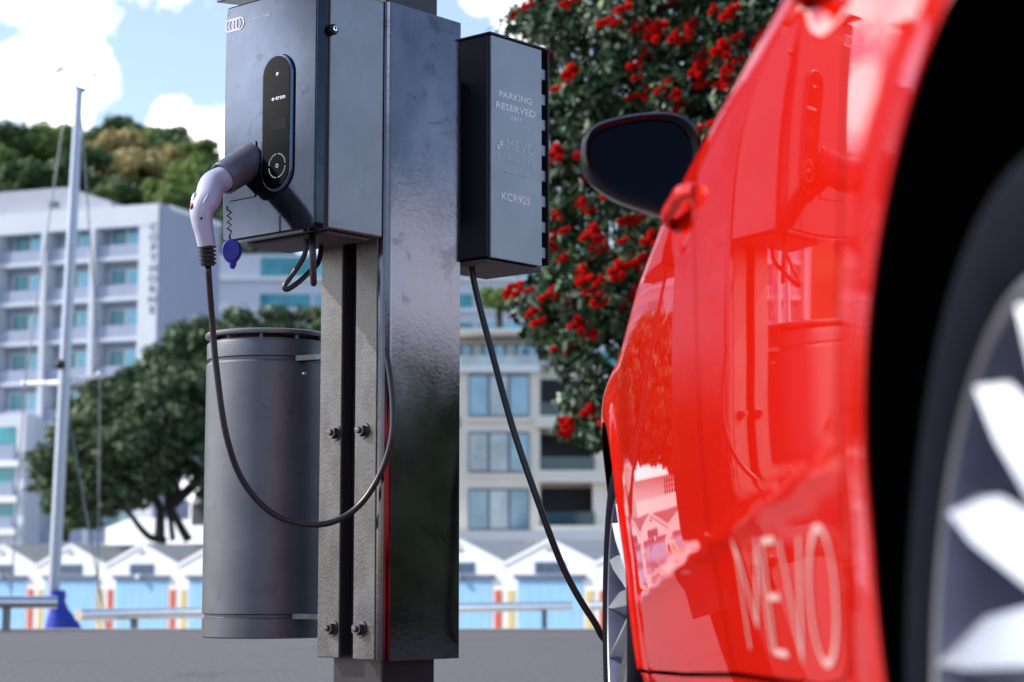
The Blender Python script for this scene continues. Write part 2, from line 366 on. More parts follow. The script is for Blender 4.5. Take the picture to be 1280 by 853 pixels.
for l, py in ((.152, 541), (.062, 538), (.156, 785), (.066, 786)):
    c = PT(l, -.003, 0); z = at(430, py, c.y).z
    hx = [(.0145 * math.cos(R(60 * k + 20)), .0145 * math.sin(R(60 * k + 20))) for k in range(6)]
    b_ = MB().prism(hx, (-.006, -.018), lambda a, b, c_: PT(l + a, c_, z + b))
    b_.lathe([(.0001, -.0245), (.006, -.024), (.0075, -.022), (.0075, -.014)], lambda x, y, q: PT(l + x, q, z + y), 12)
    b_.lathe([(.0001, -.0062), (.019, -.0062), (.019, -.0032)], lambda x, y, q: PT(l + x, q, z + y), 18)
    mesh_obj('bolt', b_, M['bolt'], post, smooth=30)
# ------------------------------------------------------------------ charger
BD = .2034; NBX = PT(0, -BD, 0)
zc = at(395, 285, NBX.y).z                      # underside
lc = PT(.303, -BD, 0); ztl = at(281, 12, lc.y).z
ch = thing('wall_charger', PT(.15, -.1, zc), 'dark blue grey charging box with four ring logo and black oval panel on its front', 'car charger')
def CT(l, d, z): return PT(l, -d, z)            # d = distance in front of the strips
mesh_obj('housing', MB().box((.004, .006, zc + .004), (.296, .172, ztl + .004), CT), M['charger_side'], ch, bevel=.004)
mesh_obj('seal', MB().box((.008, .1725, zc + .006), (.292, .186, ztl - .004), CT), M['black_plastic'], ch)
# front door: rounded vertical edges
dr = MB()
def rr(x0, x1, y0, y1, r, n=6):
    o = []
    for cx, cy, a0 in ((x1 - r, y1 - r, 0), (x0 + r, y1 - r, 90), (x0 + r, y0 + r, 180), (x1 - r, y0 + r, 270)):
        o += [(cx + r * math.cos(R(a0 + 90 * k / n)), cy + r * math.sin(R(a0 + 90 * k / n))) for k in range(n + 1)]
    return o
dr.prism(rr(0, .303, zc, ztl, .012), (.1862, BD + .012), lambda a, b, c: CT(a, c, b))
mesh_obj('front_panel', dr, M['charger'], ch, smooth=30, bevel=.004)
lid = MB().prism([(-.008, .0), (.316, .0), (.316, BD + .03), (-.008, BD + .03)], (0, .006), lambda a, b, c: CT(a, b, ztl + .012 + .03 * (1 - b / .23) + c))
mesh_obj('lid', lid, M['charger'], ch, bevel=.002)
un = MB().box((.02, .03, zc - .004), (.283, .16, zc + .003), CT); mesh_obj('gland_plate', un, M['under'], ch, bevel=.002)
mesh_obj('latch', MB().lathe([(.012, 0), (.012, .012), (.009, .016), (.0001, .016)], lambda x, y, z: CT(.004 - z, .172 + y, at(400, 34, NBX.y).z + x), 20), M['black_plastic'], ch, smooth=30)
mesh_obj('lock_barrel', MB().lathe([(.006, 0), (.006, .004), (.003, .0045)], lambda x, y, z: CT(-.0121 - z, .176 + y, at(400, 34, NBX.y).z + x), 20), M['chrome'], ch, smooth=30)
FD = BD + .0121
def fpos(px, py):
    """l, z on the front panel seen at this photo position"""
    lo, hi = -.05, .4
    for _ in range(40):
        m_ = (lo + hi) / 2; p = CT(m_, FD, 0); q = at(px, py, p.y)
        if q.x < p.x: lo = m_
        else: hi = m_
    return m_, at(px, py, CT(m_, FD, 0).y).z
l0, za = fpos(333, 75); l1, _ = fpos(366, 75); _, z0_ = fpos(350, 236); _, z1_ = fpos(350, 71)
lm = (l0 + l1) / 2; hw = abs(l0 - l1) / 2
mesh_obj('panel_rim', MB().prism(rr(lm - hw - .006, lm + hw + .006, z0_ - .006, z1_ + .006, hw + .0055, 10), (FD - .003, FD + .007), lambda a, b, c: CT(a, c, b)), M['hmi_rim'], ch, smooth=30, bevel=.004)
hm = mesh_obj('control_panel', MB().prism(rr(lm - hw, lm + hw, z0_, z1_, hw - .0005, 10), (FD + .005, FD + .0085), lambda a, b, c: CT(a, c, b)), M['hmi'], ch, smooth=30)
def FT(lc_, zc_, off): return lambda x, y, d: CT(lc_ - x, FD + off, zc_ + y)
lt, ztx = fpos(352, 123)
mesh_obj('lettering', text_mb('e-tron', FT(lt, ztx, .0092), .0145, 1.2), M['white_mark'], hm)
lt, ztx = fpos(352, 156)
mesh_obj('display', MB().box((lt - .024, FD + .0086, ztx - .012), (lt + .024, FD + .0092, ztx + .012), CT), M['screen'], hm)
lt, ztx = fpos(350, 208)
dl = MB()
for k in range(36):
    if k % 9 in (0,): continue
    a = R(k * 10); dl.box((lt + .0265 * math.cos(a) - .0011, FD + .0086, ztx + .0265 * math.sin(a) - .0011), (lt + .0265 * math.cos(a) + .0011, FD + .0092, ztx + .0265 * math.sin(a) + .0011), CT)
dl.lathe([(.0045, 0), (.0045, .0006), (.003, .0006)], lambda x, y, z: CT(lt + x, FD + .0086 + z, ztx + y), 16)
mesh_obj('button_ring', dl, M['grey_mark'], hm)
lt, ztx = fpos(351, 94)
mesh_obj('sensor', MB().lathe([(.005, 0), (.0045, .0015), (.0001, .002)], lambda x, y, z: CT(lt + x, FD + .0086 + z, ztx + y), 16), M['grey_mark'], hm, smooth=True)
# four ring logo
lg = MB(); la, zr = fpos(287.5, 33); lb, _ = fpos(300, 29)
for k in range(4):
    c = la + (lb - la) * k / 3
    lg.lathe([(.0125, 0), (.0125, .0006), (.0152, .0006), (.0152, 0)], lambda x, y, z: CT(c + x, FD + .0004 + z + .0001 * k, zr + y), 32)
mesh_obj('ring_logo', lg, M['lilac_mark'], ch)
lt, ztx = fpos(305, 29.5)
mesh_obj('lettering', text_mb('Vorsprung durch Technik', FT(lt, zr + .002, .0006), .0085, 1.0, align='LEFT'), M['grey_mark'], ch)
# socket plate
la, zA = fpos(288, 186); lb, zB = fpos(321, 176); _, zC = fpos(300, 250)
mesh_obj('socket_plate', MB().prism(rr(lb, la, zC, zB, .004), (FD, FD + .003), lambda a, b, c: CT(a, c, b)), M['charger'], ch, bevel=.001)
# socket hood (dark grey, leans out and down)
lh, zh = fpos(311, 204)
base = CT(lh, FD + .003, zh)
ax = (-Rv * 1.0 + Vector((0, 0, -.66))).normalized(); tipc = base + ax * .085
def frame(ax):
    a = ax.cross(Vector((0, 0, 1))).normalized(); b = a.cross(ax).normalized(); return a, b
fa, fb = frame(ax)
rings = []
for t, r0 in ((-.05, .036), (-.01, .0365), (.05, .0355), (.0835, .035), (.085, .034), (.0855, .030), (.05, .029)):
    rings.append([base + ax * t + (fa * math.cos(k * PI / 16) * r0 + fb * math.sin(k * PI / 16) * r0 * 1.06) for k in range(32)])
mesh_obj('socket_hood', MB().loft(rings), M['gun_grey'], ch, smooth=40)
# charging plug: pale lilac handle
gun = thing('charging_plug', tipc, 'pale lilac charging plug pushed into the hooded socket of the charging box', 'charging plug')
ye = tipc.y - .055
path = [tipc - ax * .03, tipc + ax * .004, tipc + ax * .035, at(259.5, 250, ye), at(252.5, 262, ye - .012), at(252.5, 276, ye - .014), at(255.5, 292, ye - .012), at(258.5, 308, ye - .008)]
rad = [.0275, .0285, .0295, .0285, .0265, .0235, .0205, .0195]
def smooth_path(P, n=5, rs=None):
    out = []; ro = []
    for i in range(len(P) - 1):
        p0, p1, p2, p3 = P[max(i - 1, 0)], P[i], P[i + 1], P[min(i + 2, len(P) - 1)]
        for k in range(n):
            t = k / n
            out.append(.5 * ((2 * p1) + (p2 - p0) * t + (2 * p0 - 5 * p1 + 4 * p2 - p3) * t * t + (3 * p1 - p0 - 3 * p2 + p3) * t ** 3))
            if rs: ro.append(rs[i] * (1 - t) + rs[i + 1] * t)
    out.append(P[-1])
    if rs: ro.append(rs[-1]); return out, ro
    return out
pp, rq = smooth_path([Vector(p) for p in path], 4, rad)
mesh_obj('handle', MB().tube(pp, rq, 22), M['gun'], gun, smooth=50)
# moulded rib along the handle side
rb = [p - Vector((-.004, r * .95, -.002)) for p, r in zip(pp[4:16], rq[4:16])]
mesh_obj('grip_rib', MB().tube(rb, [.0015 + .0035 * math.sin(PI * i / 11) for i in range(12)], 10), M['gun'], gun, smooth=50)
for px, py, j in ((264, 229.5, 7), (251.5, 273, 17)):
    yy = pp[j].y - rq[j] * .93; mesh_obj('screw_hole', MB().ball(at(px, py, yy), .0032, 8), M['black_plastic'], gun, smooth=True)
mesh_obj('button_surround', MB().ball(at(243.5, 258, ye - .012), (.0095, .016, .030), 12), M['gun'], gun, smooth=True)
mesh_obj('button', MB().ball(at(240.6, 259, ye - .024), (.0055, .010, .009), 10), M['red_dot'], gun, smooth=True)
e0 = Vector(path[-1]); e1 = at(260, 333, ye); dv = (e1 - e0)
st = []; sr = []
for k in range(5):
    st += [e0 + dv * (k / 5), e0 + dv * (k / 5 + .09), e0 + dv * (k / 5 + .11), e0 + dv * (k / 5 + .19)]
    sr += [.0205 - k * .0006] * 2 + [.0145] * 2
mesh_obj('strain_relief', MB().tube(st, sr, 20), M['black_plastic'], gun, smooth=50)
cpts = [(261, 333, -.07), (265, 400, -.06), (271, 465, -.05), (283, 545, -.04), (305, 604, -.02), (345, 645, .0), (398, 656, .02), (440, 640, .03), (470, 603, .03), (488, 555, .03), (491, 505, .04), (483, 440, .06), (474, 380, .075), (471, 330, .08), (471, 290, .085)]
cp = [at(x, y, ye + .085 + d) for x, y, d in cpts]
cp[0] = e1
cb = mesh_obj('charging_cable', MB().tube(smooth_path(cp, 6), .0069, 14), M['cable'], None, org=e1, smooth=True)
tag(cb, 'black cable looping in front of the bin from the lilac plug up to the box', 'cable')
# blue dust cap on its coil
cap = thing('dust_cap', at(289, 300, tipc.y + .05), 'dark blue rubber dust cap hanging on a zigzag strap under the plug', 'dust cap')
yc = 4.30
cm = MB(); cm.lathe([(.0001, -.004), (.018, -.004), (.0205, .0), (.0215, .014), (.018, .02), (.0001, .02)], lambda x, y, z: at(289, 313, yc) + Vector((x, z, y * 1.25)), 28)
cm.tube([at(291, 323, yc + .006), at(291, 332, yc + .006), at(290, 336, yc + .006)], [.010, .0075, .005], 12)
mesh_obj('cap', cm, M['blue_cap'], cap, smooth=40)
zz = [at(284, 258, yc)] + [at(286.5 + (2.6 if k % 2 else -2.6), 262 + k * 3.9, yc) for k in range(8)] + [at(287, 294, yc), at(287.5, 303, yc + .005)]
mesh_obj('strap', MB().tube(zz, .0022, 8), M['black_plastic'], cap)
# small loop and stub under the box
lp = [at(383, 296, 4.36), at(381, 318, 4.36), at(368, 340, 4.36), at(356, 357, 4.35), at(359, 362, 4.35), at(372, 354, 4.36), at(386, 341, 4.38), at(398, 328, 4.42), at(402, 305, 4.44)]
tag(mesh_obj('supply_cable', MB().tube(smooth_path(lp, 5), .0058, 12), M['cable'], None, org=lp[0], smooth=True), 'short black cable bent into a V loop under the charging box', 'cable')
lp = [at(390, 292, 4.3), at(391, 320, 4.3), at(392, 355, 4.3), at(392, 358, 4.3)]
tag(mesh_obj('cable_stub', MB().tube(lp, [.0078, .0078, .0072, .004], 12), M['cable'], None, org=lp[0], smooth=True), 'straight black cable end hanging under the charging box front corner', 'cable')

# ------------------------------------------------------------------ sign box
l2, r2 = -.0533, .285
def ST(l, r, z): return PT(l2 + l, r2 + r, z)
k2 = ST(0, 0, 0); zs0 = at(611, 321, k2.y).z; zs1 = at(611, 42.5, k2.y).z
sg = thing('sign_box', ST(.06, .09, zs0), 'grey metal box lettered PARKING RESERVED, fixed on the right side of the post', 'sign')
mesh_obj('casing', MB().box((.006, .0, zs0 + .002), (.20, .183, zs1 - .001), ST), M['sign_shaded'], sg, bevel=.003)
mesh_obj('text_panel', MB().box((-.002, .004, zs0 - .001), (.0055, .186, zs1 - .002), ST), M['sign'], sg, bevel=.001)
mesh_obj('top_plate', MB().box((-.004, -.002, zs1), (.205, .232, zs1 + .006), ST), M['sign_shaded'], sg, bevel=.002)
mesh_obj('bracket', MB().box((.09, -.045, zs0 + .1), (.16, -.0005, zs1 - .1), ST), M['sign_shaded'], sg)
mesh_obj('back_panel', MB().box((.0, .2115, zs0 + .005), (.20, .2165, zs1 - .0005), ST), M['sign_shaded'], sg, bevel=.002)
for k in range(8):
    z = zs0 + .02 + k * (zs1 - zs0 - .03) / 8
    if k % 1 == 0: mesh_obj('vent_fin', MB().box((.006, .1865, z), (.05, .211, z + .028), ST), M['charger_side'], sg, bevel=.002)
mesh_obj('core', MB().box((.022, .1835, zs0 + .01), (.19, .2112, zs1 - .002), ST), M['black_plastic'], sg)
mesh_obj('base_plate', MB().box((.012, .006, zs0 - .012), (.19, .20, zs0 - .002), ST), M['under'], sg, bevel=.002)
def spos(px, py):
    lo, hi = -.05, .3
    for _ in range(40):
        m_ = (lo + hi) / 2; p = ST(-.0024, m_, 0); q = at(px, py, p.y)
        if q.x > p.x: lo = m_
        else: hi = m_
    return m_, at(px, py, ST(-.0024, m_, 0).y).z
def SGT(r, z): return lambda x, y, d: ST(-.0028, r + x, z + y)
for txt, px, py, wpx, hpx, m_, wt in (('PARKING', 644.5, 122.5, 41, 9, 'white_mark', .0006), ('RESERVED', 644.8, 137.3, 49, 9, 'white_mark', .0006), ('24/7', 645, 149.5, 15, 5.2, 'white_mark', .0002),
                               ('MEVO', 651, 184.6, 36, 14, 'faint_mark', 0), ('CAR SHARE', 644.8, 200.8, 48, 9, 'faint_mark', 0), ('mevo.co.nz', 646, 217.5, 30, 3.6, 'faint_mark', .0002), ('KCR925', 645, 248.8, 36, 10.5, 'white_mark', .0006)):
    r_, z_ = spos(px, py); ra, _ = spos(px - wpx / 2, py); rb_, _ = spos(px + wpx / 2, py)
    wm = rb_ - ra; hm_ = hpx / 545.; size = hm_ / .70
    tm = text_mb(txt, lambda x, y, d: (x, y, 0), size, 1., weight=wt)
    xs = [v[0] for v in tm.v]; ys = [v[1] for v in tm.v]; cx = (min(xs) + max(xs)) / 2; cy = (min(ys) + max(ys)) / 2; fx = wm / (max(xs) - min(xs)); fy = hm_ / (max(ys) - min(ys))
    tm.v = [tuple(ST(-.0026, r_ + (v[0] - cx) * fx, z_ + (v[1] - cy) * fy)) for v in tm.v]
    mesh_obj('lettering', tm, M[m_], sg)
r_, z_ = spos(624.5, 181.5)
lk = MB()
for q in (-.0045, .0045): lk.lathe([(.0022, 0), (.0062, 0), (.0062, .0004), (.0022, .0004)], lambda x, y, z: ST(-.0026 - z - .0001 * (q > 0), r_ + x * .8 + q, z_ + y + q * 1.2), 20)
mesh_obj('link_logo', lk, M['white_mark'], sg)
mesh_obj('key_lock', MB().ball(ST(.006, .219, at(690, 270, 4.7).z), (.008, .008, .014), 8), M['bolt'], sg, smooth=True)
# thin cable down to the car
c2 = [at(588, 326, 4.66), at(591, 345, 4.66), at(600, 385, 4.66), at(616, 445, 4.64), at(640, 532, 4.60), at(670, 620, 4.58), at(705, 712, 4.58), at(742, 776, 4.58), at(770, 806, 4.6), Vector((.42, 4.66, .26)), Vector((.62, 4.66, .33)), Vector((.72, 4.56, .42))]
tag(mesh_obj('car_cable', MB().tube(smooth_path(c2, 6), .0079, 14), M['cable'], None, org=c2[0], smooth=True), 'dark blue cable running from under the lettered box down behind the car front wheel', 'cable')

# ------------------------------------------------------------------ litter bin
bc = Vector((-.585, 4.786, 0)); br = .149
zb0 = at(335, 798, 4.7).z; zb1 = at(335, 411, 4.66).z
bn = thing('litter_bin', (bc.x, bc.y, zb0), 'round dark grey metal litter bin hung beside the slotted post', 'litter bin')
def BT(x, y, z): return Vector((bc.x + x, bc.y + y, z))
mesh_obj('shell', MB().lathe([(.0001, zb0), (br - .004, zb0), (br, zb0 + .003), (br, zb0 + .045), (br - .006, zb0 + .048), (br - .006, zb0 + .054), (br, zb0 + .057), (br, zb1 - .078), (br - .003, zb1 - .074), (br - .007, zb1 - .073), (br - .007, zb1 - .066), (br - .001, zb1 - .064), (br - .001, zb1 - .030), (br - .002, zb1 - .026), (br - .006, zb1 - .025), (br - .006, zb1 - .022), (br - .02, zb1 - .022)], BT, 96), M['bin'], bn, smooth=35)
mesh_obj('rim', MB().lathe([(br - .02, zb1 - .012), (br + .002, zb1 - .012), (br + .004, zb1 - .009), (br + .004, zb1 - .003), (br, zb1), (br - .02, zb1 + .001), (br - .045, zb1 + .002), (.0001, zb1 + .008)], BT, 96), M['bin_rim'], bn, smooth=35)
mesh_obj('liner', MB().lathe([(br - .03, zb1 - .012), (br - .03, zb1 - .1), (.001, zb1 - .1)], BT, 48), M['black_plastic'], bn, smooth=35)
for z in (zb1 - .07, zb0 + .051):
    a0 = BT(.09, -.117, z); b0 = PT(.21, .1, z)
    mesh_obj('bracket', MB().box((0, -.012, -.006), (1, .012, .006), lambda x, y, q: a0.lerp(b0, x) + Vector((y, y, q))), M['bolt'], bn)
a0 = BT(.096, -.116, zb1 - .105); mesh_obj('rivet', MB().ball(a0, .0055, 8), M['chrome'], bn, smooth=True)
for k in range(10):
    a = k * 2 * PI / 10 + .3
    mesh_obj('rim_stud', MB().box((-.004, -.004, zb1 - .023), (.004, .004, zb1 - .0115), lambda x, y, z: BT(math.cos(a) * (br - .012) + x, math.sin(a) * (br - .012) + y, z)), M['bolt'], bn)

# ------------------------------------------------------------------ red car
CX, CY, PSI = .255, .985, -.027
FW = Vector((math.sin(PSI), math.cos(PSI), 0)); IN = Vector((math.cos(PSI), -math.sin(PSI), 0)); WB = 2.637
def CP(s, lat, h): p = Vector((CX, CY, 0)) + FW * s + IN * lat; return Vector((p.x, p.y, h))
CAR_C = CP(WB / 2, .88, 0)
car = thing('parked_car', CAR_C, 'glossy red hatchback with white door lettering, parked close at the right of the photo', 'car')
AR, AH = .370, .340
ARX = {0: (.366, .398, 2.08), 1: (.395, .350, 2.3)}
def sp(t, r): return .5 * (t + math.sqrt(t * t + r * r))
HS = ([-.9, 0, .64, 1.5, 1.94, 2.3, 3.0, 3.5], [.93, .915, .894, .872, .842, .796, .750, .70])
def wfun(s, h):
    hs = float(np.interp(s, *HS)); hc = .485 - .074 * (s - .585)
    w = .027 - .5 * .14 * (h - .75) ** 2 - .5 * .45 * min(0, max(h, .44) - .60) ** 2
    # plan shape
    if s > 2.5: w -= .16 * (s - 2.5) ** 2
    if s < -.1: w -= .20 * (-.1 - s) ** 2
    w -= .5 * PLAN_K * (s - PLAN_S) ** 2 if 0 < s < 2.5 else 0
    if s <= 0: w -= .5 * PLAN_K * (PLAN_S) ** 2
    if s >= 2.5: w -= .5 * PLAN_K * (2.5 - PLAN_S) ** 2
    # arch flares
    for c in (0, WB):
        q = math.hypot(s - c, h - AH)
        if h > .15: w += .012 * math.exp(-((q - AR) / .06) ** 2)
    # lower crease and tuck
    k = 1 / (1 + math.exp(-(s - .50) / .03)) * 1 / (1 + math.exp((s - 2.08) / .05))
    w -= (.105 * k * sp(hc - h, .010) + .05 * (1 - k) * sp(.46 - h, .08))
    w -= .5 * sp(.25 - h, .02)
    w += .0035 * k * math.exp(-((h - hc) / .011) ** 2)
    # shoulder
    w -= .85 * sp(h - hs, .022)
    # handle cups
    for (s0, h0) in ((1.27, .822), (.42, .845)):
        w -= .012 * math.exp(-((s - s0) / .055) ** 2 - ((h - h0) / .022) ** 2)
    return w
PLAN_K, PLAN_S = .026, 1.5
def SP(s, h, off=0): return CP(s, -wfun(s, h) - off, h)
def SN(s, h):
    e = .0015; a = SP(s + e, h) - SP(s - e, h); b = SP(s, h + e) - SP(s, h - e)
    n = a.cross(b).normalized(); return n if n.dot(IN) < 0 else -n
def dens_poly(pts, d=.012):
    out = []
    for i in range(len(pts)):
        a = Vector(pts[i]); b = Vector(pts[(i + 1) % len(pts)]); n = max(1, int((b - a).length / d))
        out += [a.lerp(b, k / n) for k in range(n)]
    return out
def inside(p, poly):
    c = False; j = len(poly) - 1
    for i in range(len(poly)):
        if (poly[i][1] > p[1]) != (poly[j][1] > p[1]) and p[0] < (poly[j][0] - poly[i][0]) * (p[1] - poly[i][1]) / (poly[j][1] - poly[i][1]) + poly[i][0]: c = not c
        j = i
    return c
def panel(name, pts, m, mirror=False, flange=.014, d=.0125, parent=None, grid=True):
    B = dens_poly(pts); n = len(B)
    xs = [p[0] for p in pts]; ys = [p[1] for p in pts]
    inner = []
    ss = np.arange(min(xs) + d / 2, max(xs), d)
    for s in ss:
        for h in np.arange(min(ys) + d / 2, max(ys), d):
            if inside((s, h), pts):
                if min((Vector((s, h)) - q).length_squared for q in B[::1] if abs(q[0] - s) < d and abs(q[1] - h) < d) if any(abs(q[0] - s) < d and abs(q[1] - h) < d for q in B) else 1 > (.6 * d) ** 2:
                    inner.append(Vector((float(s), float(h))))
    V2, E2, F2, *_ = geometry.delaunay_2d_cdt(B + inner, [(i, (i + 1) % n) for i in range(n)], [], 1, 1e-6)
    sgn = (lambda p: p) if not mirror else (lambda p: mir(p))
    vs = []; ns = []
    for p in V2: vs.append(sgn(SP(p[0], p[1]))); ns.append(sgnn(SN(p[0], p[1]), mirror))
    fs = [tuple(f) for f in F2]
    # orient
    out_f = []
    for f in fs:
        a, b, c = (Vector(vs[i]) for i in f[:3]); nn = (b - a).cross(c - a)
        out_f.append(f if nn.dot(ns[f[0]]) > 0 else f[::-1])
    # flange
    base_i = len(vs)
    for i in range(n):
        p = B[i]; q = B[(i + 1) % n]; t = (q - p).normalized(); o2 = Vector((t[1], -t[0]))
        area = 1
    for i in range(n):
        p = B[i]; vs.append(sgn(SP(p[0], p[1]))); c_ = 0 if p[0] < 1.3 else WB; fl_d = .0015 if (abs(p[0] - c_) < .42 and p[1] > .21 and math.hypot(p[0] - c_, p[1] - AH) < .42 and not 'door' in name) else flange
        vs.append(sgn(SP(p[0], p[1], -fl_d)))
        a = B[i - 1]; b = B[(i + 1) % n]; t = (b - a).normalized(); o2 = Vector((t[1], -t[0]))
        nn = sgnn((FW * o2[0] + Vector((0, 0, 1)) * o2[1]).normalized(), mirror); ns += [nn, nn]
    for i in range(n):
        a = base_i + 2 * i; b = base_i + 2 * ((i + 1) % n); out_f.append((a, b, b + 1, a + 1))
    mb = MB(); mb.v = [tuple(v) for v in vs]; mb.f = out_f
    o = mesh_obj(name, mb, m, parent or car, smooth=True)
    o.data.normals_split_custom_set_from_vertices([tuple(x) for x in ns])
    return o
MIRC = .88
def mir(p):
    q = p - Vector((CX, CY, 0)); lat = q.dot(IN); return p + IN * (2 * (MIRC - lat))
def sgnn(v, mirror): return v if not mirror else v - IN * (2 * v.dot(IN))
def apt(c, a, off=0):
    A, B, e = ARX[0 if c == 0 else 1]; ca, sa = math.cos(R(a)), math.sin(R(a))
    return (c + (A + off) * math.copysign(abs(ca) ** (2 / e), ca), AH + (B + off) * math.copysign(abs(sa) ** (2 / e), sa))
def arcp(c, a0, a1, n=40): return [apt(c, a0 + (a1 - a0) * k / n) for k in range(n + 1)]
TOPQ = .965
def curve_pts(P, n=6):
    v = smooth_path([Vector((a, b, 0)) for a, b in P], n); return [(p.x, p.y) for p in v]
rear_edge = curve_pts([(.66, .322), (.59, .331), (.545, .352), (.508, .41), (.475, .478), (.440, .59), (.412, .69), (.372, .84), (.342, TOPQ)])
botR = [(1.185, .3085)]; botF0 = (1.193, .3083); botF1 = (2.10, .272)
def shift(P, dx, dy): return [(a + dx, b + dy) for a, b in P]
g = .0028
for mirror in (False, True):
    rd = [(1.138 - g, .3112)] + [(1.155 - g, .6), (1.185 - g, TOPQ)] + rear_edge[::-1]
    panel('rear_door', rd, M['paint_red'], mirror)
    fd = [(1.138 + g, .3107), (1.6, .290), (2.06, .273), (2.10, .276), (2.115, .30), (2.145, .45), (2.15, .62), (2.135, .8), (2.10, .93)] + [(1.185 + g, TOPQ), (1.155 + g, .6)]
    panel('front_door', fd, M['paint_red'], mirror)
    G = .006
    rq = arcp(0, 180, -14, 60) + [(.368, .215), (.45, .205), (2.225, .205), (2.225, .262), (2.12, .262), (2.06, .273 - G), (1.6, .290 - G), (1.14, .3109 - G), (.66, .322 - G)] + \
         [(a - G * .8, b - G * .3) for a, b in rear_edge[2:]] + [(-.60, .985), (-.74, .93), (-.80, .80), (-.83, .60), (-.82, .40), (-.78, .26), (-.40, .24)]
    panel('rear_quarter', rq, M['paint_red'], mirror)
    fe = [(2.10 + G, .925), (2.135 + G, .8), (2.15 + G, .62), (2.145 + G, .45), (2.115 + G, .30), (2.103 + G, .268), (2.236, .268)] + arcp(WB, 190, 0, 60)[0:] + [(3.02, .40), (3.06, .62), (3.10, .78), (2.75, .875), (2.4, .915)]
    panel('front_fender', fe, M['paint_red'], mirror)
# wheel arch liners
for mirror in (False, True):
    for c in (0, WB):
        mb = MB(); n = 40; a0, a1 = -24, 204
        for k in range(n + 1):
            a = a0 + (a1 - a0) * k / n
            for rr_, la in ((.0, -1), (.014, .012), (.03, .05), (.03, .34)):
                q = apt(c, a, rr_); p = SP(q[0], q[1], -.002) if la < 0 else CP(q[0], la + max(0, -wfun(q[0], q[1])) , q[1]); mb.v.append(tuple(mir(p) if mirror else p))
        for k in range(n):
            for j in range(3): mb.f.append((k * 4 + j, k * 4 + j + 1, k * 4 + j + 5, k * 4 + j + 4))
        m0 = len(mb.v)
        p = CP(c, .34, AH); mb.v.append(tuple(mir(p) if mirror else p))
        for k in range(n): mb.f.append((k * 4 + 3, k * 4 + 7, m0))
        mesh_obj('arch_liner', mb, M['liner'], car, smooth=40)
mesh_obj('underbody', MB().box((.40, .07, .16), (2.24, 1.69, .60), CP).box((-.75, .42, .22), (.40, 1.34, .7), CP).box((2.24, .42, .2), (3.2, 1.34, .72), CP), M['liner'], car)
# lettering on the door: strokes of width t in (s, h)
def stroke_poly(P, t):
    P = [Vector(p) for p in P]; L_ = []; R_ = []
    for i, p in enumerate(P):
        d0 = (P[i] - P[i - 1]).normalized() if i else (P[1] - P[0]).normalized()
        d1 = (P[i + 1] - P[i]).normalized() if i < len(P) - 1 else d0
        n0 = Vector((-d0.y, d0.x)); nn = (n0 + Vector((-d1.y, d1.x))).normalized(); q = nn * (t / 2) / max(.4, nn.dot(n0)); L_.append(p + q); R_.append(p - q)
    return L_, R_
def letter(mb, strokes, s_a, s_b, h0, h1, t=.0062, sh=0.):
    """strokes in the unit square, x to the right as read; s decreases to the right"""
    for st_ in strokes:
        P = []
        for i in range(len(st_) - 1):
            for k in range(6): P.append(tuple(st_[i][j] + (st_[i + 1][j] - st_[i][j]) * k / 6 for j in (0, 1)))
        P.append(st_[-1]); P = [(s_a + (s_b - s_a) * x + sh * (1 - y), h0 + (h1 - h0) * y) for x, y in P]
        A, B = stroke_poly(P, t); n0 = len(mb.v)
        for a, b in zip(A, B): mb.v.append(tuple(SP(a[0], a[1], .0012))); mb.v.append(tuple(SP(b[0], b[1], .0012)))
        for i in range(len(A) - 1): mb.f.append((n0 + 2 * i, n0 + 2 * i + 1, n0 + 2 * i + 3, n0 + 2 * i + 2))
lt_ = MB()
letter(lt_, [[(0, 0), (0, 1), (.5, .25), (1, 1), (1, 0)]], .985, .862, .339, .441, sh=.014)
letter(lt_, [[(1, 1), (0, 1), (0, 0), (1, 0)], [(0, .5), (.9, .5)]], .832, .772, .341, .441, sh=.028)
letter(lt_, [[(0, 1), (.5, 0), (1, 1)]], .750, .664, .341, .441, sh=.03)
letter(lt_, [[(.5 + .5 * math.cos(R(a)), .5 + .5 * math.sin(R(a))) for a in range(0, 361, 15)]], .632, .532, .339, .447, sh=.055)
dk = [o for o in KIDS(car) if o.name.startswith('rear_door')][0]
mesh_obj('lettering', lt_, M['white_decal'], dk, smooth=True)
# handles
for (s0, h0, dn) in ((1.27, .829, 'front_door'), (.42, .852, 'rear_door')):
    for mirror in (False, True):
        rings = []
        for k in range(17):
            t = k / 16; s = s0 - .105 + .21 * t; lift = .030 * math.sin(PI * min(1, max(0, t))) ** .45
            hh = h0 + .006 * (1 - (2 * t - 1) ** 2); tw = .008 + .003 * math.sin(PI * t)
            c = SP(s, hh, lift * .68)
            base_p = c - IN * 0
            rg = []
            for q in range(12):
                a = q * PI / 6; p = c + IN * (.0065 * math.cos(a)) + Vector((0, 0, tw * math.sin(a))); rg.append(mir(p) if mirror else p)
            rings.append(rg)
        dk = [o for o in KIDS(car) if o.name.startswith(dn)][1 if mirror else 0]
        mesh_obj('handle', MB().loft(rings), M['paint_red'], dk, smooth=50)
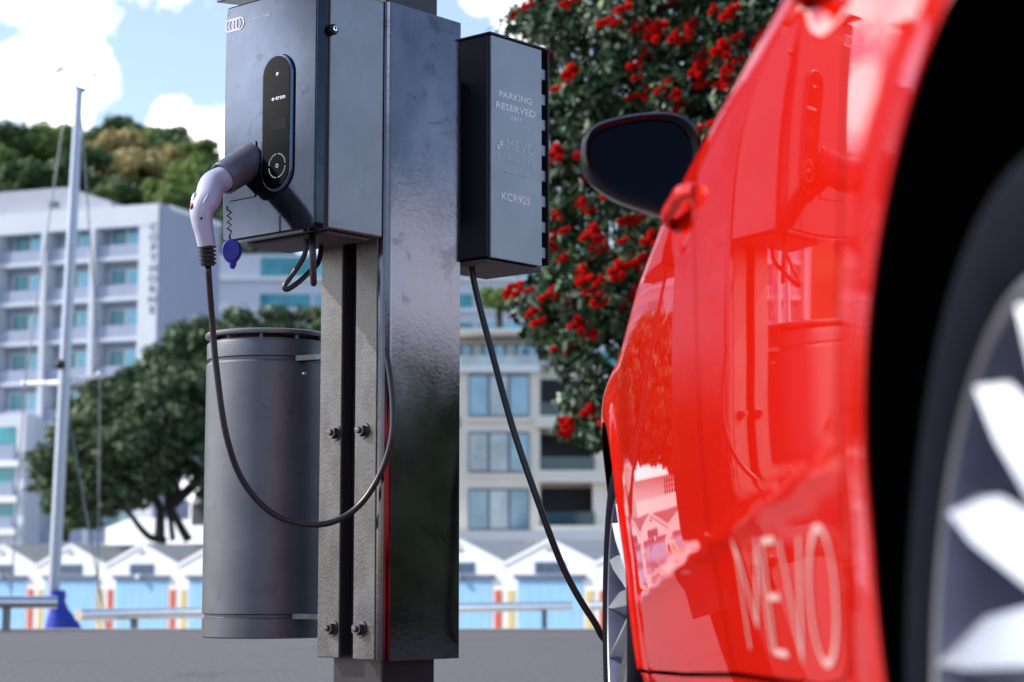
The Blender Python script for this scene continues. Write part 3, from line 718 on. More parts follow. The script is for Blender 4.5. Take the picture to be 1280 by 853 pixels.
# wheels
def wheel(s0, mirror, front):
    out = (lambda p: mir(p)) if mirror else (lambda p: p)
    hub = CP(s0, 0, .317)
    w = mesh_obj('wheel', MB().lathe([(.234, .012), (.2395, .006), (.2405, .0), (.237, -.0015), (.234, .001), (.2325, .006)], lambda x, y, z: out(CP(s0 + x, .006 + z, .317 + y)), 96), M['alloy_dark'] , car, smooth=40)
    w.data.materials[0] = M['alloy']
    # tyre with lettering-free sidewall
    prof = [(.228, .020), (.236, .010), (.243, .0045), (.262, .0), (.285, -.001), (.300, .003), (.309, .012), (.3135, .022), (.316, .040)]
    tw = .225
    for gc in (.062, .094, .131, .163): prof += [(.317, gc - .0055), (.310, gc - .0045), (.310, gc + .0045), (.317, gc + .0055)]
    prof += [(.316, tw - .040), (.3135, tw - .022), (.309, tw - .012), (.300, tw - .003), (.262, tw), (.236, tw - .010), (.228, tw - .02)]
    mesh_obj('tyre', MB().lathe(prof, lambda x, y, z: out(CP(s0 + x, z, .317 + y)), 110), M['rubber'], w, smooth=32)
    # sipes on the shoulders
    sm = MB()
    for k in range(70):
        a = k * 2 * PI / 70
        for za, zb2 in ((.024, .054), (tw - .054, tw - .024)):
            def T(x, y, z): return out(CP(s0 + y * math.cos(a + x / .317 + (z - .04) * 1.2), z, .317 + y * math.sin(a + x / .317 + (z - .04) * 1.2)))
            sm.box((-.0018, .3135, za), (.0018, .3176, zb2), T)
    mesh_obj('tread_sipes', sm, M['liner'], w)
    # spokes: 15 swirling blades
    sk = MB()
    NS = 15; OFF = .050
    for k in range(NS):
        a = R(360 / NS * k + 9); cs, sn = math.cos(a), math.sin(a)
        # local: e1 radial-ish outward (to tip), e2 tangential
        def T(x, y, z): return out(CP(s0 + x * cs - y * sn, z, .317 + x * sn + y * cs))
        A = []
        for x, y0, y1, zf, zd in ((.231, -.002, .014, .006, .03), (.19, -.004, .038, .010, .050), (.12, .010, .058, .022, .06), (.06, .030, .055, .030, .07), (.02, .02, .05, .034, .07)):
            ym_ = y0 + (y1 - y0) * .28
            A.append([T(x, y0, zf + .022), T(x, ym_, zf), T(x, y1, zf + .013), T(x, y1 - .003, zf + zd), T(x, y0 + .003, zf + zd)])
        sk.loft(A)
    mesh_obj('spokes', sk, M['alloy'], w, smooth=25)
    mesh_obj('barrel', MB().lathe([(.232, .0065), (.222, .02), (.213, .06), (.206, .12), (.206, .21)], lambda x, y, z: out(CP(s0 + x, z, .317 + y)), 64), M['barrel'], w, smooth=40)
    mesh_obj('hub_cap', MB().lathe([(.0001, .024), (.028, .025), (.033, .030), (.036, .038), (.075, .042), (.08, .10)], lambda x, y, z: out(CP(s0 + x, z, .317 + y)), 40), M['alloy'], w, smooth=40)
    mesh_obj('brake_disc', MB().lathe([(.06, .11), (.155, .11), (.155, .132), (.06, .132)], lambda x, y, z: out(CP(s0 + x, z, .317 + y)), 64), M['disc'], w, smooth=40)
for s0 in (0, WB):
    for mirror in (False, True): wheel(s0, mirror, s0 > 0)
# door mirror
MD = CP(1.95, 0, 0).y
outl = [(726, 192), (728, 172), (738, 158), (760, 148), (800, 140), (838, 139), (862, 148), (876, 168), (880, 195), (879, 228), (868, 258), (846, 270), (812, 261), (775, 248), (745, 230), (731, 212)]
ov = [(p.x, p.y) for p in smooth_path([Vector((a, b, 0)) for a, b in outl + [outl[0]]], 4)][:-1]
cxm, cym = 800, 200
def mp(a, b, sc, dy, dx=0, dz=0): return at(cxm + (a - cxm) * sc + dx, cym + (b - cym) * sc + dz, MD) + Vector((0, dy, 0))
mr_ = []
mr_h = MB()
for sc, dy in ((.81, .010), (.82, .0), (.92, -.004), (.985, .004), (1.0, .02), (.99, .05), (.93, .08), (.80, .105), (.55, .122), (.2, .128)):
    mr_.append([mp(a, b, sc, dy, dx=(dy * 120 if dy > .05 else 0)) for a, b in ov])
mr_h.loft(mr_)
mh = mesh_obj('door_mirror', mr_h, M['mirror_black'], car, smooth=50)
mg = MB(); n = len(ov); mg.v = [tuple(mp(a, b, .80, .007)) for a, b in ov]; mg.f = [tuple(range(n))]
mesh_obj('mirror_glass', mg, M['mirror_glass'], mh)
stalk = [at(846, 250, MD + .04), at(842, 275, MD + .03), at(838, 305, MD + .02), at(846, 325, MD + .0)]
rings = [[p + Vector((.016 * math.cos(k * PI / 6), .035 * math.sin(k * PI / 6), 0)) for k in range(12)] for p in stalk]
mesh_obj('mirror_stalk', MB().loft(rings), M['black_plastic'], mh, smooth=50)
# right mirror (simple copy mirrored across the car)
mr2 = MB(); mr2.loft([[mir(p) for p in rg] for rg in mr_]); mesh_obj('door_mirror', mr2, M['mirror_black'], car, smooth=50)
# cabin: glass, pillars, roof
def cabin_sec(s):
    zb_ = .955 + .02 * (1 - s / 2.2); zr = float(np.interp(s, [-.65, -.45, 0, .8, 1.4, 1.7, 2.3], [1.02, 1.18, 1.36, 1.425, 1.405, 1.33, 1.0]))
    lb = .075; 
    tt = (zr - zb_) / (1.42 - zb_)
    lr = lb + .30 * tt
    return zb_, zr, lb, lr
secs = [-.68, -.55, -.4, -.2, 0, .3, .6, .9, 1.2, 1.5, 1.7, 1.9, 2.1, 2.28]
rg = []
for s in secs:
    zb_, zr, lb, lr = cabin_sec(s); P = []
    half = [(lb, zb_ - .03), (lb + .02, zb_ + .01), (lb + (lr - lb) * .5, zb_ + (zr - zb_) * .5), (lr - .01, zr - .05 * min(1, (zr - zb_) / .3)), (lr + .04, zr - .015), (lr + .15, zr), (.88, zr + .012)]
    for la, z in half: P.append(CP(s, la, z))
    for la, z in half[::-1][1:]: P.append(CP(s, 2 * .88 - la, z))
    rg.append(P)
mbg = MB().loft(rg, cap=True, close=True); mesh_obj('window_glass', mbg, M['glass_dark'], car, smooth=35)
rf = []
for s in [-.6, -.45, -.2, 0, .3, .6, .9, 1.2, 1.42]:
    zb_, zr, lb, lr = cabin_sec(s); P = []
    half = [(lr + .0, zr - .04), (lr + .035, zr - .008), (lr + .15, zr + .008), (.88, zr + .02)]
    for la, z in half: P.append(CP(s, la, z))
    for la, z in half[::-1][1:]: P.append(CP(s, 2 * .88 - la, z))
    rf.append(P)
mesh_obj('roof', MB().loft(rf, cap=False, close=False), M['paint_red'], car, smooth=50)
for mirror in (False, True):
    for a_, b_ in (((1.42, 1), (2.18, 0)), ((1.22, 1), (1.25, 0)), ((-.1, 1), (-.42, 0))):
        pts = []
        for t in (0, .5, 1):
            s = a_[0] + (b_[0] - a_[0]) * t; zb_, zr, lb, lr = cabin_sec(s); q = 1 - t
            la = lb + (lr - lb) * q; z = zb_ + (zr - .02 - zb_) * q
            if s > 1.45: la = lb + (lr - lb) * .98; z = zr - .012; 
            p = CP(s, la - .004, z); pts.append(mir(p) if mirror else p)
        mesh_obj('pillar', MB().tube(pts, .028 if a_[0] != 1.22 else .022, 10), M['paint_red'] if a_[0] != 1.22 else M['black_plastic'], car, smooth=60)
# bonnet
rf = []
for s, ze, zc_ in ((2.16, .93, .985), (2.4, .905, .965), (2.7, .872, .93), (3.0, .80, .875), (3.2, .735, .80), (3.32, .68, .72)):
    P = []; l0_ = -wfun(min(s, 3.1), ze if s < 3.1 else .8) + .012 + (max(0, s - 3.1) * 1.2)
    for t in np.linspace(0, 1, 17): P.append(CP(s, l0_ + (1.76 - 2 * l0_) * t, ze + (zc_ - ze) * (1 - abs(2 * t - 1) ** 3)))
    rf.append(P)
mesh_obj('bonnet', MB().loft(rf, cap=False, close=False), M['paint_red'], car, smooth=60)
# bumpers as rounded plan lofts
def bumper(s_side, s_nose, name, hts):
    rf = []
    for h, e in hts:
        P = []; l0_ = -wfun(s_side, min(max(h, .26), .78))
        for t in np.linspace(-1, 1, 41):
            la = .88 + t * (.88 - l0_); q = (1 - abs(t) ** 4.0) ** (1 / 2.2)
            P.append(CP(s_side + (s_nose + e - s_side) * q, la, h))
        rf.append(P)
    return mesh_obj(name, MB().loft(rf, cap=False, close=False), M['paint_red'], car, smooth=50)
bumper(3.03, 3.44, 'front_bumper', ((.19, -.06), (.26, -.01), (.40, .0), (.55, -.01), (.66, -.05), (.74, -.12)))
bumper(-.80, -.86, 'rear_bumper', ((.24, .03), (.35, -.03), (.55, -.04), (.62, .0), (.9, .04), (.99, .1)))
gr_ = MB().prism([(-.42, .30), (.42, .30), (.48, .52), (.42, .70), (-.42, .70), (-.48, .52)], (3.36, 3.445), lambda a, b, c: CP(c - .25 * abs(a) ** 3, .88 + a, b)); mesh_obj('grille', gr_, M['black_plastic'], car)
for mirror in (False, True):
    hlp = MB().prism([(.12, .60), (.44, .62), (.44, .70), (.10, .72)], (3.1, 3.34), lambda a, b, c: (mir(CP(c - .5 * max(0, .3 - a), a, b)) if mirror else CP(c - .5 * max(0, .3 - a), a, b)))
    mesh_obj('headlight', hlp, M['pane_pale'], car, bevel=.01)


# ------------------------------------------------------------------ yacht
ym = 27.0
yr = thing('yacht', at(75, 780, ym) + Vector((-1, 0, -1)), 'moored yacht, its tall pale aluminium mast rising at the left, hull below the quay', 'yacht')
base_ = at(64, 800, ym); top_ = at(99, 112, ym)
mp_ = [base_.lerp(top_, t) for t in (0, .2, .5, .8, 1)]
mast = MB()
ringsm = []
for p, ra in zip(mp_, (.078, .078, .076, .068, .052)):
    ringsm.append([p + Vector((ra * math.cos(k * PI / 8), 1.5 * ra * math.sin(k * PI / 8), 0)) for k in range(16)])
mast.loft(ringsm); mesh_obj('mast', mast, M['mast'], yr, smooth=50)
hd = MB().prism([(91, 105), (96, 108), (109, 112), (102, 116), (101, 124), (95, 124), (95, 114)], (-.06, .06), lambda a, b, c: at(a, b, ym) + Vector((0, c, 0)))
mesh_obj('masthead', hd, M['mast'], yr)
for a, b in (((75, 479), (31, 480)), ((78, 480), (125, 469))):
    p, q = at(*a, ym), at(*b, ym + .3)
    mesh_obj('spreader', MB().tube([p, q], [.045, .032], 10).ball(q, .055, 8), M['mast_white'], yr, smooth=50)
mesh_obj('radar_reflector', MB().ball(at(75, 456, ym - .15), .07, 8), M['black_plastic'], yr, smooth=True)
for pth in ([(100, 120), (125, 469)], [(125, 469), (122, 780)], [(98, 120), (78, 162), (31, 480)], [(31, 480), (10, 800)], [(77, 470), (134, 790)]):
    mesh_obj('shroud', MB().tube([at(a, b, ym + .1) for a, b in pth], .011, 6), M['wire'], yr)
bl = MB(); ringsb = []
for py, hwid in ((738, 8), (743, 9.5), (752, 8), (762, 11), (775, 19), (790, 25), (800, 27)):
    c = at(72 + (py - 738) * .05, py, ym - .12)
    ringsb.append([c + Vector((hwid / F * ym * math.cos(k * PI / 8) + (hwid - 8) / F * ym * .3, .2 * math.sin(k * PI / 8), 0)) for k in range(16)])
bl.loft(ringsb); mesh_obj('sail_cover', bl, M['sail_blue'], yr, smooth=60)
hl = MB(); rh = []
for t in np.linspace(-1, 1, 15):
    wv = 1.35 * (1 - max(0, t) ** 2.2) * (1 - .35 * max(0, -t) ** 2) + .02
    cx, cy = -6.6 + t * 4.6, ym
    rh.append([Vector((cx, cy + wv * math.sin(a) if False else cy + wv * s1, z1 + .12 * t * t)) for s1, z1 in ((-1, -1.15), (-.92, -1.6), (-.6, -2.15), (0, -2.5), (.6, -2.15), (.92, -1.6), (1, -1.15), (0, -1.08))])
hl.loft(rh); mesh_obj('hull', hl, M['hull'], yr, smooth=40)
cbn = MB(); cbn.prism([(-8.6, -1.1), (-8.4, -.86), (-6.4, -.80), (-5.3, -.95), (-5.0, -1.08)], (ym - .6, ym + .6), lambda a, b, c: (a, c, b)); mesh_obj('cabin', cbn, M['hull'], yr, bevel=.03)
# gulls
for k, (px, py, sc) in enumerate(((75, 88, 1.), (118, 95, .7))):
    c = at(px, py, 60.); g = MB().tube([c + Vector((-.16, 0, 0)), c + Vector((0, 0, .01)), c + Vector((.18, 0, 0))], [.02, .05, .01], 8)
    g.add([c + Vector((-.05, 0, .03)), c + Vector((.06, 0, .03)), c + Vector((.30 * sc, -.3, .16)), c + Vector((.22 * sc, -.3, .17))], [(0, 1, 2, 3)])
    g.add([c + Vector((-.05, 0, .03)), c + Vector((.06, 0, .03)), c + Vector((-.22 * sc, .3, -.06)), c + Vector((-.28 * sc, .3, -.05))], [(0, 1, 2, 3)])
    tag(mesh_obj('gull', g, M['gull'], None, org=c), ('grey gull in the cloud above and left of the masthead', 'small gull speck in the cloud right of the masthead')[k], 'bird')

# ------------------------------------------------------------------ foliage
def leaves(clumps, n, size, flat=.8, shell=.55, up=.35):
    """clumps: list of (centre, (rx,ry,rz)); leaf quads spread in the shells of the clumps; each quad is one island"""
    C = np.array([c for c, _ in clumps], float); A = np.array([a for _, a in clumps], float)
    vol = A.prod(1) ** (2 / 3); idx = rng.choice(len(C), n, p=vol / vol.sum())
    d = rng.normal(size=(n, 3)); d /= np.linalg.norm(d, axis=1)[:, None]
    rr_ = shell + (1 - shell) * rng.random(n) ** .5; rr_ *= 1 + .12 * rng.normal(size=n)
    P = C[idx] + d * A[idx] * rr_[:, None]
    nrm = d * .9 + rng.normal(size=(n, 3)) * .55 + [0, 0, up]; nrm /= np.linalg.norm(nrm, axis=1)[:, None]
    t = np.cross(nrm, rng.normal(size=(n, 3))); t /= np.linalg.norm(t, axis=1)[:, None]; b = np.cross(nrm, t)
    s = size * (.6 + .8 * rng.random(n))[:, None]
    V = np.stack([P - t * s, P - b * s * .5 + t * s * .1, P + t * s, P + b * s * .5 + t * s * .1], 1).reshape(-1, 3)
    return V
def np_mesh(name, V, m, parent=None, org=None, k=4):
    o_ = np.array(org if org is not None else (ORG.get(parent.name, Vector()) if parent else (0, 0, 0)), float)
    V = V - o_; n = len(V); me = bpy.data.meshes.new(name)
    me.vertices.add(n); me.vertices.foreach_set('co', V.astype(np.float32).ravel())
    me.loops.add(n); me.loops.foreach_set('vertex_index', np.arange(n, dtype=np.int32))
    me.polygons.add(n // k); me.polygons.foreach_set('loop_start', np.arange(0, n, k, dtype=np.int32))
    try: me.polygons.foreach_set('loop_total', np.full(n // k, k, dtype=np.int32))
    except Exception: pass
    me.update(calc_edges=True); me.validate(); me.materials.append(m)
    o = bpy.data.objects.new(name, me); COL.objects.link(o)
    if parent: o.parent = parent
    return o

# right pohutukawa with red flowers
ty = 15.0
base = Vector((4.1, ty + 1.2, 0))
pt = thing('pohutukawa_tree', base, 'large pohutukawa covered in red flowers, above and behind the red car', 'tree')
tr = MB()
for k, (dx, dy, h2) in enumerate(((-.9, -.3, 3.0), (-.2, .5, 3.6), (.6, -.2, 3.4), (-1.6, .1, 2.3), (.2, -.9, 2.8))):
    tr.tube(smooth_path([base + Vector((.12 * math.cos(k * 1.3), .12 * math.sin(k * 1.3), 0)), base + Vector((dx * .3, dy * .3, h2 * .45)), base + Vector((dx, dy, h2)), base + Vector((dx * 1.7, dy * 1.7, h2 * 1.5))], 4), [.20 - .012 * i for i in range(13)], 10)
mesh_obj('trunk', tr, M['bark'], pt, smooth=True)
out = [(640, 22), (668, 8), (700, -10), (655, 60), (690, 90), (700, 200), (705, 260), (668, 330), (655, 390), (668, 430), (700, 455), (692, 500), (700, 530), (722, 565), (745, 540), (760, 500), (790, 420)]
cl = []
def crown_px(px, py, dy, r): p = at(px, py, ty + dy); cl.append((p, (r, r, r * .8)))
# clumps on the visible side, filled by a raster of the crown's silhouette
def left_edge(py):
    ys = [-400, -200, -60, 0, 25, 50, 90, 150, 210, 280, 330, 370, 410, 440, 470, 510, 545, 575, 600]
    xs = [900, 740, 672, 650, 628, 640, 655, 676, 678, 672, 662, 652, 660, 685, 700, 690, 700, 712, 740]
    return np.interp(py, ys, xs) - 14
def bot_edge(px): return np.interp(px, [640, 690, 720, 760, 800, 900, 1100], [440, 530, 590, 570, 560, 600, 620])
def shape_h(px): return np.interp(px, [640, 690, 900, 1100, 1500, 1700], [440, 540, 590, 620, 560, 420])
for py in range(-620, 600, 30):
    for px in range(620, 1650, 34):
        x_ = px + random.uniform(-14, 14); y_ = py + random.uniform(-13, 13)
        le = left_edge(y_); rr0 = random.uniform(.13, .22)
        if x_ - rr0 * 150 < le - 6 or y_ + rr0 * 120 > bot_edge(x_) : continue
        if ((x_ - 1130) / 700) ** 2 + ((y_ + 20) / 820) ** 2 > 1: continue
        edge = min(1, (x_ - le) / 380)
        if x_ < 1000 and random.random() < .05: continue
        dep = -1.9 * math.sqrt(max(0, edge)) + random.uniform(-.2, .2)
        crown_px(x_, y_, dep + 1.2, rr0)
        if random.random() < .5: crown_px(x_ + random.uniform(-10, 20), y_, random.uniform(.8, 2.5), rr0 * 1.3)
back = []
for py in range(-640, 575, 46):
    for px in range(650, 1650, 50):
        le = left_edge(py)
        if px < le + 26 or py > bot_edge(px) - 34 or ((px - 1130) / 680) ** 2 + ((py + 20) / 800) ** 2 > 1: continue
        if random.random() < .05: continue
        back.append((at(px + random.uniform(-16, 16), py + random.uniform(-16, 16), ty + random.uniform(1.5, 3.0)), (random.uniform(.19, .30),) * 3))
np_mesh('inner_foliage', leaves(back, 42000, .075, shell=.2), M['lf_poh'], pt)
V = leaves(cl, 175000, .042, shell=.30)
np_mesh('crown', V, M['lf_poh'], pt)
front = [c for c in cl if (c[0].y < ty + 1.6)]
pale = [c for c in front if random.random() < .12]
np_mesh('buds', leaves(pale, 9000, .036, shell=.85), M['lf_poh_bud'], pt)
# blossom clusters: little brushes of stamens
def blossom_V(c, r, n=120):
    d = rng.normal(size=(n, 3)); d /= np.linalg.norm(d, axis=1)[:, None]
    tip = c + d * r * (.75 + .35 * rng.random(n))[:, None]; side = np.cross(d, rng.normal(size=(n, 3))); side /= np.linalg.norm(side, axis=1)[:, None]
    w_ = r * .17
    return np.stack([c + d * r * .1 - side * w_ * .4, c + d * r * .1 + side * w_ * .4, tip + side * w_, tip - side * w_], 1).reshape(-1, 3)
vis = []
def in_gap(px, py): return False
from random import uniform
def proj(p):
    z = p.z - EYE; d = p.y * math.cos(TH) + z * math.sin(TH); u = -p.y * math.sin(TH) + z * math.cos(TH)
    return 640 + F * p.x / d, 426.5 - F * u / d
fl = []
dens = [(840, 60, 75), (900, 90, 50), (690, 300, 60), (780, 330, 60), (690, 400, 70), (660, 60, 35), (740, 250, 60), (830, 150, 40), (680, 480, 45), (730, 540, 40), (700, 220, 40), (800, 20, 50)]
for c, a in front:
    px, py = proj(c)
    if px < 600 or px > 1300 or py < -150: continue
    pr = .44
    for bx, by, brd in dens:
        if (px - bx) ** 2 + (py - by) ** 2 < brd ** 2: pr = 1.0
    if random.random() < pr:
        for q in range(random.choice((1, 2, 2, 3))):
            v = Vector((uniform(-1, .6), -1, uniform(-.3, .9))).normalized()
            fl.append(c + Vector((v.x * a[0], v.y * a[1], v.z * a[2])) * 1.0)
fl.sort(key=lambda p: p.y - 100 * (proj(p)[0] < 990 and 0 < proj(p)[1] < 600))
protos = []
for k in range(4):
    Vb = np.concatenate([blossom_V(np.array(o_), .034) for o_ in [(0, 0, 0), (.045, 0, .022), (-.040, -.01, -.012), (.01, -.02, .05), (.03, -.03, -.04)][:3 + (k % 3)]])
    protos.append(Vb)
pm = []
for i, p in enumerate(fl[:100]):
    if i < 4: o = np_mesh('blossom', protos[i], M['blossom'], pt, org=(0, 0, 0)); pm.append(o)
    else: o = pm[i % 4].copy(); COL.objects.link(o); o.parent = pt
    o.location = p - base; s_ = uniform(.6, 1.1); o.scale = (s_,) * 3; o.rotation_euler = (0, 0, uniform(-.8, .8))
if len(fl) > 100:
    V = np.concatenate([protos[i % 4] * uniform(.6, 1.05) + np.array(p) for i, p in enumerate(fl[100:])])
    tag(np_mesh('blossom_mass', V, M['blossom'], pt), kind='stuff')

# mid tree, left of the bin, on the promenade
PZ = 2.15
def broad_tree(name, base, label, W, H, mats, nclump, nleaf, size, trunk_r, group=None, low=.18, seed=1, lean=0):
    rnd = random.Random(seed)
    t = thing(name, base, label, 'tree', group)
    cl = []
    for k in range(nclump):
        for _ in range(50):
            x, y, z = rnd.uniform(-1, 1), rnd.uniform(-1, 1), rnd.uniform(-.2, 1)
            q = x * x + y * y + z * z
            if .35 < q < 1: break
        r = rnd.uniform(.13, .24) * min(W, H * 1.4) * .5
        cl.append((Vector((base.x + x * W * .5 * .85 + lean * z, base.y + y * W * .5 * .8, base.z + H * low + (z + .2) / 1.2 * (H * (1 - low)) * .9)), (r, r, r * .7)))
    np_mesh('crown', leaves(cl, nleaf, size, shell=.45), mats, t)
    tr = MB()
    for k in range(5):
        c = cl[k * 3 % len(cl)][0]
        tr.tube(smooth_path([base + Vector((.1 * math.cos(k) * trunk_r * 8, 0, 0)), base.lerp(c, .45) + Vector((0, 0, -.2)), c], 4), [trunk_r * (1 - .09 * i) for i in range(9)], 8)
    mesh_obj('trunk', tr, M['bark'], t, smooth=True)
    return t, cl
# explicit crown for the big one
bt = at(222, 675, 101.); bt.z = PZ
tt = thing('promenade_tree', bt, 'spreading dark green tree with crooked trunks beyond the boat sheds, behind the bin', 'tree')
cl = []
def top_edge(px): return np.interp(px, [35, 60, 100, 130, 180, 215, 250, 300, 340, 400, 470, 560], [575, 540, 500, 470, 455, 415, 400, 390, 384, 386, 400, 470])
def low_edge(px): return np.interp(px, [35, 60, 90, 130, 165, 200, 235, 262, 300, 400, 560], [590, 640, 668, 655, 640, 625, 588, 640, 620, 600, 560])
rnd = random.Random(5)
for px in range(36, 560, 15):
    t0, b0 = top_edge(px), low_edge(px)
    y_ = t0 + 12
    while y_ < b0 - 8:
        r = rnd.uniform(.55, .95); q = at(px + rnd.uniform(-8, 8), y_ + rnd.uniform(-6, 6), 101 + rnd.uniform(-1, 1) - 4.5 * math.sin(PI * min(1, max(0, (y_ - t0) / (b0 - t0 + 1)))) * rnd.choice((1, 1, .3, -.8)))
        cl.append((q, (r, r, r * .62))); y_ += 15
np_mesh('crown', leaves(cl, 60000, .20, shell=.4), M['lf_mid'], tt)
tr = MB()
def limb(pts, r0, r1):
    P = [at(x, y, d) for x, y, d in pts]; P[0].z = max(P[0].z, PZ - .02) if pts[0][1] > 660 else P[0].z
    sp = smooth_path(P, 4); tr.tube(sp, [r0 + (r1 - r0) * i / (len(sp) - 1) for i in range(len(sp))], 8)
limb([(199, 677, 101), (200, 655, 101), (198, 630, 101), (170, 590, 101), (140, 550, 100)], .30, .12)
limb([(236, 676, 101), (224, 655, 101), (214, 630, 101), (216, 590, 101), (240, 540, 101)], .24, .10)
limb([(216, 676, 101), (213, 650, 101), (208, 630, 101), (210, 600, 101)], .15, .12)
limb([(207, 676, 101), (188, 672, 100.6), (173, 657, 100.4), (160, 640, 100.2), (120, 600, 100)], .2, .1)
limb([(80, 677, 102), (82, 660, 102), (78, 630, 102), (90, 570, 102)], .25, .12)
limb([(212, 640, 101), (222, 610, 101), (205, 570, 101), (215, 500, 101), (260, 450, 101)], .2, .1)
limb([(216, 630, 101), (260, 590, 101), (310, 540, 101), (360, 480, 101)], .3, .12)
mesh_obj('trunk', tr, M['bark'], tt, smooth=True)

# ------------------------------------------------------------------ hill and its trees
hx = np.linspace(-220, 260, 49); hy = np.linspace(200, 520, 25)
def hz_(x, y):
    p = np.interp(y, [205, 262, 318, 400, 520], [0, 42, 62, 70, 72])
    return PZ + p * np.interp(x / y * 300, [-220, -46, -36, -20, 0, 40, 260], [1, 1, .9, .55, .3, .15, .1])
mb = MB(); nx = len(hx)
for y in hy:
    for x in hx: mb.v.append((x, y, float(hz_(x, y))))
for j in range(len(hy) - 1):
    for i in range(nx - 1): mb.f.append((j * nx + i, j * nx + i + 1, (j + 1) * nx + i + 1, (j + 1) * nx + i))
tag(mesh_obj('hill', mb, M['hill'], smooth=True), kind='structure')
hilltrees = [  # px, py(centre), radius px, material, label
 (8, 185, 34, 'lf_h2', 'dark round tree on the hill at the left edge of the photo'),
 (40, 185, 36, 'lf_h1', 'green bushy hill tree behind the tops of the mast shroud'),
 (68, 180, 32, 'lf_h1', 'mid green hill tree just left of the mast top'),
 (28, 225, 34, 'lf_h2', 'dark hill tree right above the hotel plant room'),
 (80, 222, 32, 'lf_h2', 'dark hill tree behind the mast above the hotel roof'),
 (52, 224, 20, 'lf_h4', 'small lime green bush above the hotel plant room'),
 (112, 215, 36, 'lf_h2', 'very dark hill tree between the mast and the tan tree'),
 (125, 180, 26, 'lf_h2', 'dark hill tree on the ridge right of the masthead'),
 (143, 168, 30, 'lf_h2', 'dark rounded tree at the highest point of the hill ridge'),
 (172, 175, 24, 'lf_h2', 'dark tree on the ridge above the tan tree'),
 (150, 195, 36, 'lf_h3', 'large tan coloured tree in the middle of the hill'),
 (175, 210, 34, 'lf_h3', 'lower tan and ochre tree left of the plug'),
 (205, 200, 26, 'lf_h3', 'pale tan bush right of the large tan tree'),
 (192, 180, 22, 'lf_h1', 'grey green tree on the ridge right of the tan tree'),
 (226, 182, 30, 'lf_h2', 'dark tree on the ridge nearest the charging box'),
 (250, 195, 26, 'lf_h1', 'green tree on the ridge touching the charging box edge'),
 (240, 222, 32, 'lf_h1', 'green hill tree just above the plug'),
 (205, 240, 26, 'lf_h1', 'low green hill tree above the hotel right roof'),
 (150, 245, 26, 'lf_h2', 'low dark tree under the tan tree above the white roof'),
 (215, 252, 24, 'lf_h4', 'light green bush on the roofline left of the plug'),
 (128, 250, 18, 'lf_h4', 'light green shrub between hotel plant room and white roof'),
 (260, 246, 26, 'lf_h4', 'light green bush behind the plug handle'),
 (285, 215, 30, 'lf_h2', 'dark hill tree hidden behind the charging box'),
 (320, 235, 34, 'lf_h1', 'green hill tree hidden far behind the charging box'),
 (-25, 205, 40, 'lf_h1', 'green hill tree past the left edge of the photo'),
]
for k, (px, py, rp, m_, lab) in enumerate(hilltrees):
    Y = 262 + (260 - py) * .75 + random.uniform(-4, 4); c = at(px, py, Y); r = rp * 1.22 / F * Y
    b_ = Vector((c.x, c.y, float(hz_(c.x, c.y)) - .3))
    t = thing('hill_tree', b_, lab, 'tree', 'trees on the hill behind the hotel')
    cls = []
    for q in range(34):
        v = Vector((random.gauss(0, 1), random.gauss(0, 1), random.gauss(0, 1))).normalized() * random.uniform(.35, .8) * r
        rr1 = random.uniform(.22, .40) * r; cls.append((c + Vector((v.x, v.y, v.z * .85)), (rr1, rr1, rr1 * .75)))
    np_mesh('crown', leaves(cls, 6000, r * .075, shell=.35), M[m_], t)
    mesh_obj('trunk', MB().tube([b_, b_.lerp(c, .5) + Vector((.3, 0, 0)), c], [.5, .4, .2], 8), M['bark'], t)
# far green dome above the cream building
b_ = at(624, 420, 150); c = at(624, 374, 150); b_.z = PZ; r = 25 / F * 150
t = thing('garden_tree', b_, 'small bright green domed tree showing above the cream building roof', 'tree')
cls = [(c + Vector((random.uniform(-1, 1) * r * .8, random.uniform(-1, 1) * r * .6, random.uniform(-.4, .5) * r * .6)), (r * .4,) * 3) for _ in range(20)]
np_mesh('crown', leaves(cls, 4000, .14), M['lf_h1'], t); mesh_obj('trunk', MB().tube([b_, c], .25, 8), M['bark'], t)

# ------------------------------------------------------------------ hotel
HD = 160.; hr = at(190, 727, HD); hr.z = PZ
hl_dir = (at(20, 727, 164.5) - at(190, 727, HD)); hl_dir.z = 0; hl_dir.normalize()     # along the facade to the left
hb_dir = Vector((-hl_dir.y, hl_dir.x, 0)); hb_dir = hb_dir if hb_dir.y > 0 else -hb_dir
def HT(u, n, z): p = hr + hl_dir * u + hb_dir * n; return Vector((p.x, p.y, z))
def hu(px):                                     # facade coordinate of a photo column
    lo, hi = -5, 60
    for _ in range(40):
        m_ = (lo + hi) / 2; p = HT(m_, 0, 0); q = at(px, 727, p.y)
        if q.x < p.x: lo = m_
        else: hi = m_
    return m_
def hzz(px, py): return at(px, py, HT(hu(px), 0, 0).y).z
hotel = thing('hotel', HT(8, 8, PZ), 'large pale hotel with stacked balconies and vertical lettering, behind the yacht mast', 'building')
ztop = hzz(150, 258); flo = (hzz(150, 372) - hzz(150, 321.6)) ; flo = abs(flo)
rec = 1.25; uL = hu(-45)
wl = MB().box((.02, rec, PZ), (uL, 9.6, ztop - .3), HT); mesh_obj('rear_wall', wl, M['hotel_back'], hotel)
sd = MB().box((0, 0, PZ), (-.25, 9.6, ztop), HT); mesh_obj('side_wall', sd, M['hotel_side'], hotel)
mesh_obj('parapet', MB().box((.0, -.25, ztop - 1.7), (uL, rec + .1, ztop), HT), M['hotel'], hotel)
mesh_obj('roof', MB().box((-.3, rec + .1, ztop - .29), (uL, 9.7, ztop + .1), HT), M['white_render'], hotel)
cols = [hu(166), hu(107.7), hu(46), hu(-16)]
